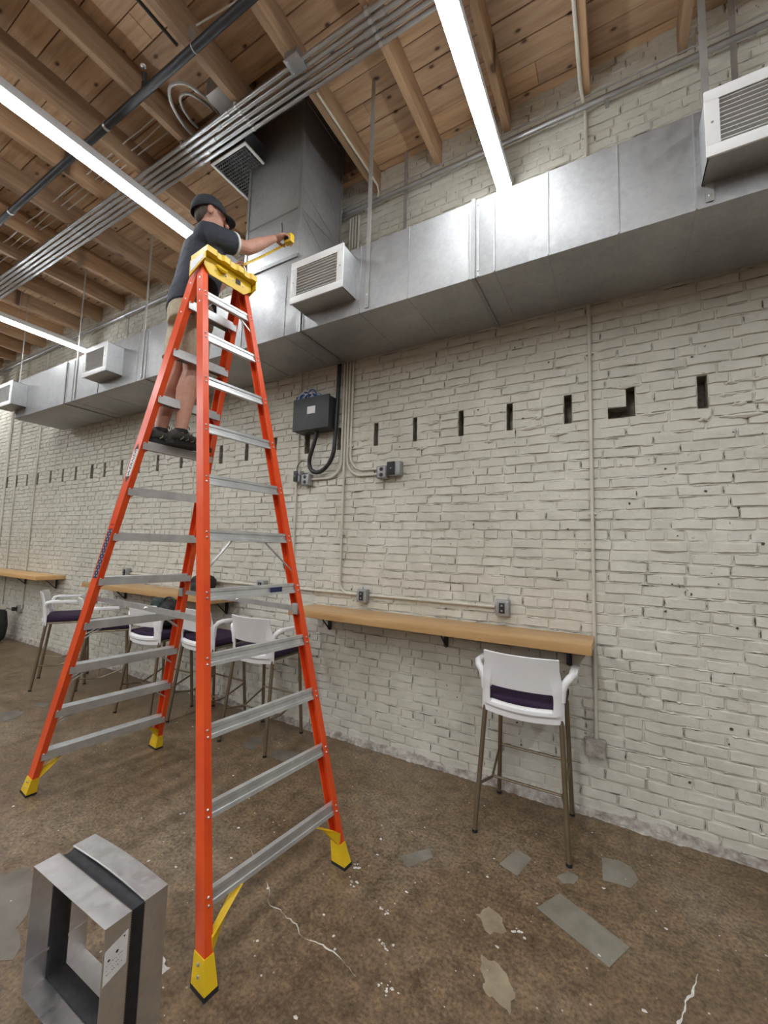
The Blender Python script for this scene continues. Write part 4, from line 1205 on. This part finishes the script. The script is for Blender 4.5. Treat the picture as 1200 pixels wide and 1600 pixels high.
MB().prism([(cu0 + .004, cz1 - .042), (cu1 - .012, cz1 - .042), (cu1 - .012, cz1 - .085), (cu0 + .004, cz0 - .01)], lambda p: LP(p[0], CW - .002, p[1]), lambda p: LP(p[0], CW + .006, p[1])).build('end_plate', 'yellow', tc)
pl = MB().prism([(cu0 + .016, cz1 - .05), (cu1 - .028, cz1 - .05), (cu1 - .028, cz1 - .078), (cu0 + .016, cz0 + .012)], lambda p: LP(p[0], -CW - .006, p[1]), lambda p: LP(p[0], -CW - .0072, p[1])).build('cap_sticker', 'sticker', tc)
pl['label'] = 'white instruction sticker on the cap end'
hp = [LP(cu1 - .045 + .020 * math.sin(PI * i / 8), -.055 + .07 * i / 8 - .03, cz1 - .060 - .026 * math.sin(PI * i / 8)) for i in range(9)]
MB().tube(hp, [.007, .010, .012, .013, .013, .013, .012, .010, .007], 8).build('tool_loop', 'yellow', tc)
MB().box((-.001, -.022, -.016), (.001, .022, .016), Matrix.Translation(LP(cu1 - .0435, .070, cz0 + .045))).build('tool_slot', 'ink', tc)
for v in (-.09, -.02, .03, .10): MB().ell(LP(cu1 - .043, v, cz0 + .035), (.005, .005, .005), nu=8, nv=4).build('screw', 'sticker', tc)

# prints on the outer web of the near climbing rail
def web_pt(t, z, off=.0008):
    """t 0..1 across the web from the climbing face inward"""
    return LP(B_u(z) - FB * (1 - t), -(B_w(z) + .010) - off, z)
def web_quad(m, t0, t1, z0, z1, off):
    m.add([web_pt(t0, z0, off), web_pt(t1, z0, off), web_pt(t1, z1, off), web_pt(t0, z1, off)], [(0, 1, 2, 3)])
rl = rails['B', -1]
m = MB()
m.add([web_pt(.5, 2.005), web_pt(.86, 2.035), web_pt(.86, 2.185), web_pt(.5, 2.215), web_pt(.14, 2.185), web_pt(.14, 2.035)], [(0, 1, 2, 3, 4, 5)])
lg = m.build('logo_sticker', 'sticker', rl); lg['label'] = 'white lozenge logo sticker with black lettering'
m = MB()
m.add([web_pt(.5, 1.99, .0011), web_pt(.80, 2.028, .0011), web_pt(.20, 2.028, .0011)], [(0, 1, 2)])
m.build('logo_tip', 'ink', rl)
MB().add([web_pt(.5, 2.23, .0011), web_pt(.20, 2.192, .0011), web_pt(.80, 2.192, .0011)], [(0, 1, 2)]).build('logo_tip', 'ink', rl)
def lettering(txt, mat, parent, o_, right, up_, size, name):
    cu = bpy.data.curves.new(name, 'FONT'); cu.body = txt; cu.size = size; cu.align_x = 'CENTER'; cu.align_y = 'CENTER'; cu.extrude = .0003
    to = bpy.data.objects.new(name, cu); col.objects.link(to)
    dg = bpy.context.evaluated_depsgraph_get(); dg.update()
    me = bpy.data.meshes.new_from_object(to.evaluated_get(dg)); me.name = name
    bpy.data.objects.remove(to); bpy.data.curves.remove(cu)
    right = right.normalized(); up_ = (up_ - right * up_.dot(right)).normalized(); nn = right.cross(up_)
    base = root_world(parent)
    for v in me.vertices: v.co = o_ + right * v.co.x + up_ * v.co.y + nn * v.co.z - base
    me.materials.clear(); me.materials.append(MAT[mat])
    o = bpy.data.objects.new(name, me); col.objects.link(o); o.parent = parent
    return o
alongup = web_pt(.5, 2.2) - web_pt(.5, 2.0)
lettering('WERNER', 'ink', rl, web_pt(.5, 2.11, .0016), alongup, web_pt(0, 2.1) - web_pt(1, 2.1), .043, 'logo_lettering')
m = MB(); web_quad(m, .18, .84, 1.395, 1.70, .0008); fd = m.build('flag_decal', 'navy_ink', rl); fd['label'] = 'navy decal strewn with white stars'
m = MB()
for i in range(17):
    for j in range(3):
        if (i + j) % 2: continue
        z = 1.410 + i * .0175; t = .30 + .21 * j
        pts = [web_pt(t + .078 * math.cos(PI / 2 + q * PI / 5) * (1 if q % 2 == 0 else .45), z + .0078 * math.sin(PI / 2 + q * PI / 5) * (1 if q % 2 == 0 else .45), .0012) for q in range(10)]
        m.add(pts, [tuple(range(10))])
m.build('stars', 'sticker', rl)
m = MB(); web_quad(m, .18, .84, 1.725, 1.733, .0009); web_quad(m, .18, .84, 1.702, 1.708, .0009); m.build('decal_stripes', 'red_ink', rl)

# ================================================================== DUCT CONNECTOR ON THE FLOOR
cx0, cx1, cy0, cz = -1.884, -1.397, .795, .432
dc = thing('duct_connector', ((cx0 + cx1) / 2, cy0 + .1, 0), 'pair of sheet metal duct collars joined by black canvas, standing on the floor', 'duct collar')
def collar(ya, yb, bow=0.0):
    m = MB(); t = .0016
    n = 8
    top = [(cx0 + (cx1 - cx0) * i / n, cz + bow * math.sin(PI * i / n)) for i in range(n + 1)]
    outer = [(cx0, .001)] + top + [(cx1, .001)]
    inner = [(cx0 + t, .001 + t)] + [(min(max(x, cx0 + t), cx1 - t), z - t) for x, z in top] + [(cx1 - t, .001 + t)]
    N_ = len(outer)
    vs = [Vector((x, ya, z)) for x, z in outer] + [Vector((x, yb, z)) for x, z in outer] + [Vector((x, ya, z)) for x, z in inner] + [Vector((x, yb, z)) for x, z in inner]
    fs = []
    for i in range(N_):
        j = (i + 1) % N_
        fs += [(i, j, N_ + j, N_ + i), (2 * N_ + i, 3 * N_ + i, 3 * N_ + j, 2 * N_ + j), (i, 2 * N_ + i, 2 * N_ + j, j), (N_ + i, N_ + j, 3 * N_ + j, 3 * N_ + i)]
    m.add(vs, fs)
    return m.build('collar', 'galv_bright', dc)
c1 = collar(cy0, cy0 + .078); c2 = collar(cy0 + .128, cy0 + .205, .010)
# canvas strip drawn in between the collars
m = MB(); vs = []; fs = []
ins = .012
loop = [(cx0 + .004, .004), (cx0 + .004, cz - .004), (cx1 - .004, cz - .004), (cx1 - .004, .004)]
pts = []
for i in range(4):
    a = Vector((*loop[i], 0)); b_ = Vector((*loop[(i + 1) % 4], 0))
    for k in range(14): pts.append(a.lerp(b_, k / 14))
ctr = Vector(((cx0 + cx1) / 2, cz / 2, 0)); NP = len(pts); NS = 7
for s in range(NS):
    f = s / (NS - 1); y = cy0 + .070 + .066 * f
    for i, p in enumerate(pts):
        d = (ctr - p).normalized()
        q = p + d * (ins * math.sin(PI * f) * (1 + .7 * mnoise.noise(Vector((p.x * 14, p.y * 14, 0)))))
        vs.append((q.x, y, q.y))
for s in range(NS - 1):
    for i in range(NP): fs.append((s * NP + i, s * NP + (i + 1) % NP, (s + 1) * NP + (i + 1) % NP, (s + 1) * NP + i))
m.add(vs, fs, True); cs = m.build('canvas_strip', 'canvas', dc, fix=False); bake(cs, [('SOLIDIFY', dict(thickness=.002, offset=0))])
# crimped teeth where metal grips the canvas
for cobj, yy_, sg in ((c1, cy0 + .078, 1), (c2, cy0 + .128, -1)):
    m = MB(); n = 60
    for i in range(n):
        x = cx0 + (cx1 - cx0) * (i + .5) / n; h = (cx1 - cx0) / n * .5; zt = cz + (.010 * math.sin(PI * (i + .5) / n) if sg < 0 else 0)
        m.add([(x - h, yy_, zt), (x + h, yy_, zt), (x, yy_ + sg * .006, zt - .001), (x - h, yy_, zt - .0016), (x + h, yy_, zt - .0016)], [(0, 1, 2), (3, 2, 4)])
        z = cz * (i + .5) / n; h = cz / n * .5
        m.add([(cx1, yy_, z - h), (cx1, yy_, z + h), (cx1 - .001, yy_ + sg * .006, z), (cx1 - .0016, yy_, z - h), (cx1 - .0016, yy_, z + h)], [(0, 2, 1), (3, 4, 2)])
    m.build('crimped_edge', 'galv_bright', cobj)
stk = MB().add([(cx1 + .0008, cy0 + .004, .365), (cx1 + .0008, cy0 + .074, .385), (cx1 + .0008, cy0 + .074, .285), (cx1 + .0008, cy0 + .004, .265)], [(0, 3, 2, 1)]).build('job_sticker', 'sticker', c1)
stk['label'] = 'white handwritten job sticker'
m = MB()
rg = random.Random(9)
for (yy_, z, r) in ((.018, .332, .004), (.042, .342, .005), (.062, .372, .003)):
    m.add([(cx1 + .0012, cy0 + yy_ + r * math.cos(k), z + r * math.sin(k)) for k in range(6)], [tuple(range(6))])
for row in range(3):
    for i in range(9):
        y = cy0 + .012 + i * .0055; z = .315 - row * .013 + (y - cy0) * .28 + rg.uniform(-.002, .002)
        m.add([(cx1 + .0012, y, z), (cx1 + .0012, y + .003, z + rg.uniform(-.003, .003)), (cx1 + .0012, y + .0032, z + .001), (cx1 + .0012, y, z + .0012)], [(0, 1, 2, 3)])
m.build('sticker_marks', 'ink', c1)
for cobj, y0_, y1_ in ((c1, cy0 + .004, cy0 + .074), (c2, cy0 + .132, cy0 + .20)):
    MB().cbox((cx0 + .002, y0_, .100), (cx0 + .007, y1_, .112), .002).build('seam_clip', 'galv_bright', cobj)

# ================================================================== THE MAN ON THE LADDER
BF = Vector((.43, .90, 0)).normalized(); BR = Vector((BF.y, -BF.x, 0))      # body facing, body right
HF = Vector((.47, .88, -.03)).normalized(); HR = HF.cross(Vector((0, 0, 1))).normalized(); HU = HR.cross(HF).normalized()
UPV = Vector((0, 0, 1))
def basis(r, f, u): return Matrix((r, f, u)).transposed()
HB = basis(HR, HF, HU)
def limb(m, pts, rs, n=14):
    """tapered rounded limb through joints"""
    pts = [Vector(p) for p in pts]; P = []; R = []
    k = len(pts)
    for i in range(k - 1):
        for t in (0, .25, .5, .75):
            P.append(pts[i].lerp(pts[i + 1], t)); s = t * t * (3 - 2 * t); R.append(rs[i] + (rs[i + 1] - rs[i]) * s)
    P.append(pts[-1]); R.append(rs[-1])
    m.tube(P, R, n); m.ell(pts[0], (rs[0],) * 3); m.ell(pts[-1], (rs[-1],) * 3)
def loft(m, rings, r_=None, f_=None, n=22):
    vs = []; fs = []
    for c, a, b_ in rings:
        for i in range(n):
            t = 2 * PI * i / n
            ct, st = math.cos(t), math.sin(t)
            vs.append(Vector(c) + (r_ or BR) * (a * math.copysign(abs(ct) ** .85, ct)) + (f_ or BF) * (b_ * math.copysign(abs(st) ** .85, st)))
    k = len(rings)
    for j in range(k - 1):
        for i in range(n): fs.append((j * n + i, j * n + (i + 1) % n, (j + 1) * n + (i + 1) % n, (j + 1) * n + i))
    fs += [tuple(reversed(range(n))), tuple(range((k - 1) * n, k * n))]
    m.add(vs, fs, True)
def remeshed(m, name, mat, parent, voxel, smooth=4):
    o = m.build(name, mat, parent)
    return bake(o, [('REMESH', dict(mode='VOXEL', voxel_size=voxel)), ('SMOOTH', dict(factor=.5, iterations=smooth))])

SZ = 8 * STEP + .002           # tread he stands on
man = thing('person', (-2.48, 1.62, SZ), 'man in dark shirt, khaki shorts and cap standing on the ladder, measuring the riser', 'person')
ANK = {-1: Vector((-2.535, 1.535, SZ + .095)), 1: Vector((-2.430, 1.605, SZ + .095))}
KNE = {-1: Vector((-2.525, 1.600, SZ + .50)), 1: Vector((-2.395, 1.630, SZ + .49))}
HIP = {-1: Vector((-2.505, 1.650, SZ + .90)), 1: Vector((-2.345, 1.585, SZ + .90))}
PEL = Vector((-2.425, 1.615, SZ + .93)); CHE = Vector((-2.40, 1.650, SZ + 1.27)); NEC = Vector((-2.398, 1.675, SZ + 1.465)); HEA = Vector((-2.398, 1.680, SZ + 1.62))
SHO = {1: CHE + BR * .180 + Vector((0, 0, .075)) - BF * .01, -1: CHE - BR * .180 + Vector((0, 0, .075)) + BF * .01}
ELB = {1: Vector((-2.206, 1.850, 3.685)), -1: Vector((-2.66, 1.93, 3.55))}
WRI = {1: Vector((-2.150, 2.035, 3.868)), -1: Vector((-2.628, 2.075, 3.79))}
TOE = Vector((.10, .995, 0)).normalized()
body = MB()
loft(body, [(PEL + Vector((0, 0, -.09)), .13, .095), (PEL, .165, .115), (PEL + Vector((0, 0, .10)), .15, .105), (PEL.lerp(CHE, .5), .15, .105), (CHE - Vector((0, 0, .03)), .17, .115), (CHE + Vector((0, 0, .06)), .175, .105), (CHE + Vector((0, 0, .13)), .11, .075), (NEC, .058, .058)])
limb(body, [NEC - Vector((0, 0, .05)), NEC.lerp(HEA, .6)], [.060, .055])
for s in (-1, 1):
    limb(body, [HIP[s], HIP[s].lerp(KNE[s], .5), KNE[s], KNE[s].lerp(ANK[s], .33) - BF * .012, ANK[s]], [.098, .080, .056, .062, .036])
    limb(body, [ANK[s], ANK[s] - TOE * .03 - Vector((0, 0, .05))], [.036, .032]); limb(body, [ANK[s] - Vector((0, 0, .045)), ANK[s] + TOE * .17 - Vector((0, 0, .065))], [.034, .024])
    limb(body, [SHO[s], ELB[s], ELB[s].lerp(WRI[s], .3), WRI[s]], [.062, .044, .044, .027])
# head
body.ell(HEA + HU * .025, (.076, .096, .098), HB, 20, 14)
body.ell(HEA + HF * .028 - HU * .050, (.060, .068, .072), HB, 18, 12)       # jaw
body.ell(HEA + HF * .070 - HU * .095, (.026, .022, .020), HB)               # chin
limb(body, [HEA + HF * .092 + HU * .022, HEA + HF * .117 - HU * .018], [.009, .014], 10)   # nose
body.ell(HEA + HF * .100 - HU * .052, (.026, .012, .009), HB)               # lips
body.ell(HEA + HF * .088 + HU * .034, (.052, .014, .012), HB)               # brow
for s in (-1, 1):
    body.ell(HEA + HR * (s * .078) - HF * .008 + HU * .002, (.012, .021, .034), HB)   # ears
    body.ell(HEA + HR * (s * .032) + HF * .082 + HU * .014, (.013, .012, .009), HB)   # lids
def hand(m, w, d, nrm, side, curl, thumb=.6, L=1.0):
    d = d.normalized(); nrm = (nrm - d * nrm.dot(d)).normalized(); sd = d.cross(nrm).normalized() * side
    m.ell(w + d * .048, (.046, .046, .017), basis(d, sd, nrm)); m.ell(w + d * .070, (.026, .044, .014), basis(d, sd, nrm))
    for i, ln in enumerate((.92, 1.0, .95, .78)):
        p = w + d * (.086 - abs(i - 1.3) * .004) + sd * (.031 - .0212 * i)
        ang = 0; pts = [p - d * .02, p]
        for q, sl in enumerate((.040, .026, .021)):
            ang += curl * (1, 1.15, .8)[q] * (1 + .06 * i)
            p = p + (d * math.cos(ang) + nrm * math.sin(ang)) * sl * ln * L; pts.append(p)
        m.tube([pts[0]] + pts[1:], [.0085, .0085, .0080, .0075, .0062], 9); m.ell(pts[-1], (.0062,) * 3, nu=8, nv=6)
    b0 = w + d * .026 + sd * .032; b1 = b0 + (d * .55 + sd * .5 + nrm * thumb).normalized() * .040; b2 = b1 + (d * .8 + sd * .05 + nrm * thumb).normalized() * .030
    m.tube([w + d * .018 + sd * .012, b0, b1, b2], [.015, .0135, .0105, .0080], 9); m.ell(b2, (.008,) * 3, nu=8, nv=6)
TAPE = Vector((-2.075, 2.115, 3.895))
hand(body, WRI[1], TAPE - WRI[1] + Vector((0, 0, .035)), Vector((.15, .35, -.9)), 1, .62)
hand(body, WRI[-1], Vector((.15, .35, .9)), Vector((.55, .75, -.2)), -1, .75)
remeshed(body, 'body', 'skin', man, .0048, 3)
# eyes
for s in (-1, 1):
    MB().ell(HEA + HR * (s * .032) + HF * .0905 + HU * .012, (.0075, .005, .005), HB, 10, 8).build('eye', 'sticker', man)
hr = MB(); hr.ell(HEA - HF * .022 + HU * .030, (.0785, .084, .092), HB, 18, 12)
hr.ell(HEA - HF * .058 - HU * .018, (.056, .038, .048), HB, 16, 10)
hr = remeshed(hr, 'hair', 'hair', man, .006, 3)
# cap
cp = MB(); n = 24; ring_n = 8; vs = []; fs = []
for j in range(ring_n + 1):
    ph = (PI / 2) * j / ring_n
    for i in range(n):
        a = 2 * PI * i / n
        vs.append(HEA + HU * .026 - HF * .006 + HB @ Vector((math.cos(ph) * math.cos(a) * .093, math.cos(ph) * math.sin(a) * .112, math.sin(ph) * .108 - (.042 * max(0, -math.sin(a)) if j == 0 else 0))))
for j in range(ring_n):
    for i in range(n): fs.append((j * n + i, j * n + (i + 1) % n, (j + 1) * n + (i + 1) % n, (j + 1) * n + i))
cp.add(vs, fs, True)
hat = bake(cp.build('cap', 'cap', man), [('SOLIDIFY', dict(thickness=.004, offset=1))])
vs = []; fs = []
for j in range(5):
    for i in range(13):
        a = math.radians(20 + 140 * i / 12); r = 1 + .0 * j
        ext = j / 4 * .062 * math.sin(a) ** .5
        vs.append(HEA + HU * (.030 - .010 * (j / 4) - .014 * math.cos(a) ** 2) + HB @ Vector((math.cos(a) * .092, math.sin(a) * .108 + ext, 0)))
for j in range(4):
    for i in range(12): fs.append((j * 13 + i, j * 13 + i + 1, j * 13 + 14 + i, j * 13 + 13 + i))
bake(MB().add(vs, fs, True).build('brim', 'cap', hat), [('SOLIDIFY', dict(thickness=.005, offset=0))])
MB().ell(HEA + HU * .134 - HF * .004, (.008, .008, .005), HB, 8, 5).build('cap_button', 'cap', hat)
# shirt
sh = MB()
loft(sh, [(PEL + Vector((0, 0, -.035)), .192, .150), (PEL + Vector((0, 0, .06)), .186, .145), (PEL.lerp(CHE, .5), .182, .140), (CHE - Vector((0, 0, .03)), .195, .142), (CHE + Vector((0, 0, .06)), .195, .128), (CHE + Vector((0, 0, .125)), .135, .095), (NEC - Vector((0, 0, .03)), .078, .074), (NEC + Vector((0, 0, .008)), .066, .066)])
for s in (-1, 1):
    e = SHO[s].lerp(ELB[s], .62)
    limb(sh, [SHO[s] - BR * (s * .05), SHO[s], SHO[s].lerp(ELB[s], .4)], [.078, .082, .074])
    sh.tube([SHO[s].lerp(ELB[s], .35), e], [.076, .071], 16)
so = remeshed(sh, 'shirt', 'shirt', man, .009, 4)
for s in (-1, 1):
    e = SHO[s].lerp(ELB[s], .64); d = (ELB[s] - SHO[s]).normalized()
    tr = MB().tube([e - d * .007, e + d * .007], .0725, 20).build('sleeve_trim', 'sticker', so)
# shorts
st = MB()
loft(st, [(PEL + Vector((0, 0, -.13)), .165, .135), (PEL + Vector((0, 0, -.03)), .182, .142), (PEL + Vector((0, 0, .07)), .170, .132)])
for s in (-1, 1):
    e = HIP[s].lerp(KNE[s], .80)
    limb(st, [HIP[s] + Vector((0, 0, .02)), HIP[s].lerp(KNE[s], .45)], [.115, .104]); st.tube([HIP[s].lerp(KNE[s], .3), e], [.106, .096], 18)
sho = remeshed(st, 'shorts', 'shorts', man, .009, 4)
for s in (-1, 1):
    e = HIP[s].lerp(KNE[s], .795); d = (KNE[s] - HIP[s]).normalized()
    MB().tube([e - d * .018, e + d * .004], .0985, 20).build('hem', 'shorts', sho)
# socks and shoes
for s in (-1, 1):
    A = ANK[s]; F = TOE; S_ = Vector((F.y, -F.x, 0)); z0 = SZ + .001
    base = Vector((A.x, A.y, z0))
    m = MB()
    rings = []
    sc_ = []
    for (t, w, h) in ((-.075, .028, .060), (-.06, .036, .085), (-.02, .040, .092), (.03, .041, .086), (.08, .045, .068), (.13, .048, .054), (.17, .044, .046), (.20, .030, .036)):
        sc_.append((base + F * t, w, h))
    vs = []; fs = []; n = 14
    for c, w, h in sc_:
        for i in range(n):
            a = 2 * PI * i / n
            vs.append(c + S_ * (w * math.cos(a)) + UPV * (.014 + h * .5 + (h * .5) * math.sin(a)))
    for j in range(len(sc_) - 1):
        for i in range(n): fs.append((j * n + i, j * n + (i + 1) % n, (j + 1) * n + (i + 1) % n, (j + 1) * n + i))
    fs += [tuple(reversed(range(n))), tuple(range((len(sc_) - 1) * n, len(sc_) * n))]
    m.add(vs, fs, True)
    shoe = m.build('shoe', 'shoe', man)
    bake(shoe, [('SUBSURF', dict(levels=1))])
    ol = [base + F * t + S_ * w for t, w in ((-.08, -.024), (-.06, -.040), (.02, -.043), (.12, -.051), (.18, -.044), (.212, -.018), (.212, .018), (.18, .044), (.12, .051), (.02, .043), (-.06, .040), (-.08, .024))]
    k = len(ol)
    MB().add([p for p in ol] + [p + UPV * .024 for p in ol], [(i, (i + 1) % k, k + (i + 1) % k, k + i) for i in range(k)] + [tuple(reversed(range(k))), tuple(range(k, 2 * k))]).build('sole', 'rubber', shoe)
    for q in range(5):
        t = -.01 + q * .034
        hh = .088 - .010 * q
        for sd in (-1, 1):
            MB().tube([base + F * (t - .012) + S_ * (sd * .044) + UPV * .030, base + F * (t + .004) + S_ * (sd * .0435) + UPV * (hh * .5), base + F * (t + .018) + S_ * (sd * .022) + UPV * (hh * .92)], .0042, 6).build('stripe', 'shoe_trim', shoe)
    lc = MB()
    for q in range(4): lc.tube([base + F * (.035 + q * .022) - S_ * .018 + UPV * (.098 - q * .009), base + F * (.047 + q * .022) + S_ * .018 + UPV * (.095 - q * .009)], .0028, 6)
    for sd in (-1, 1): lc.tube(arc(base + F * .025 + S_ * (sd * .018) + UPV * .112, .020, 0, 330, 12, F, (S_ * sd * .5 + UPV).normalized()), .0026, 6)
    lc.build('laces', 'rubber', shoe)
    MB().tube([A - UPV * .012, A + UPV * .012], .041, 14).build('shoe_collar', 'rubber', shoe)

# tape measure and pencil in his hands
tp = thing('tape_measure', TAPE, 'yellow tape measure with its blade pulled out between the man\'s hands', 'tape measure')
MB().cbox((-.034, -.022, -.036), (.034, .022, .030), .010, Matrix.Translation(TAPE)).build('case', 'yellow', tp)
MB().cbox((-.030, -.0235, -.020), (.020, .0235, .018), .006, Matrix.Translation(TAPE)).build('grip', 'rubber', tp)
m = MB(); BL = .60; n = 16; vs = []; fs = []
for i in range(n + 1):
    t = i / n; c = TAPE + Vector((-.034 - BL * t, .004, -.026 - .012 * math.sin(PI * t) - .006 * t))
    for dz, dy in ((-.0125, -.002), (0, .001), (.0125, -.002)): vs.append(c + Vector((0, dy, dz)))
for i in range(n):
    for k in range(2): fs.append((i * 3 + k, i * 3 + k + 1, i * 3 + 4 + k, i * 3 + 3 + k))
m.add(vs, fs, True); bl = m.build('blade', 'yellow', tp, fix=False); bake(bl, [('SOLIDIFY', dict(thickness=.0008, offset=0))])
m = MB()
for i in range(23):
    x = TAPE.x - .05 - i * .0254; t = (TAPE.x - .034 - x) / BL
    zc = TAPE.z - .026 - .012 * math.sin(PI * t) - .006 * t
    h = .011 if i % 4 == 0 else .006
    m.box((x - .0018, TAPE.y - .0005 + .0005, zc + .0115 - h), (x + .0018, TAPE.y + .0012, zc + .0115))
m.build('tick_marks', 'ink', bl)
MB().box((TAPE.x - .034 - BL - .003, TAPE.y - .002, TAPE.z - .048), (TAPE.x - .034 - BL, TAPE.y + .012, TAPE.z - .022)).build('end_hook', 'rivet', tp)
pn = thing('pencil', (-2.135, 2.10, 3.93), 'dark pencil held upright in the man\'s right hand', 'pencil')
MB().tube([(-2.132, 2.105, 3.92), (-2.140, 2.098, 4.035)], .0042, 6).build('shaft', 'ink', pn)
MB().tube([(-2.132, 2.105, 3.92), (-2.1315, 2.106, 3.905)], [.0042, .001], 6).build('point', 'joist', pn)
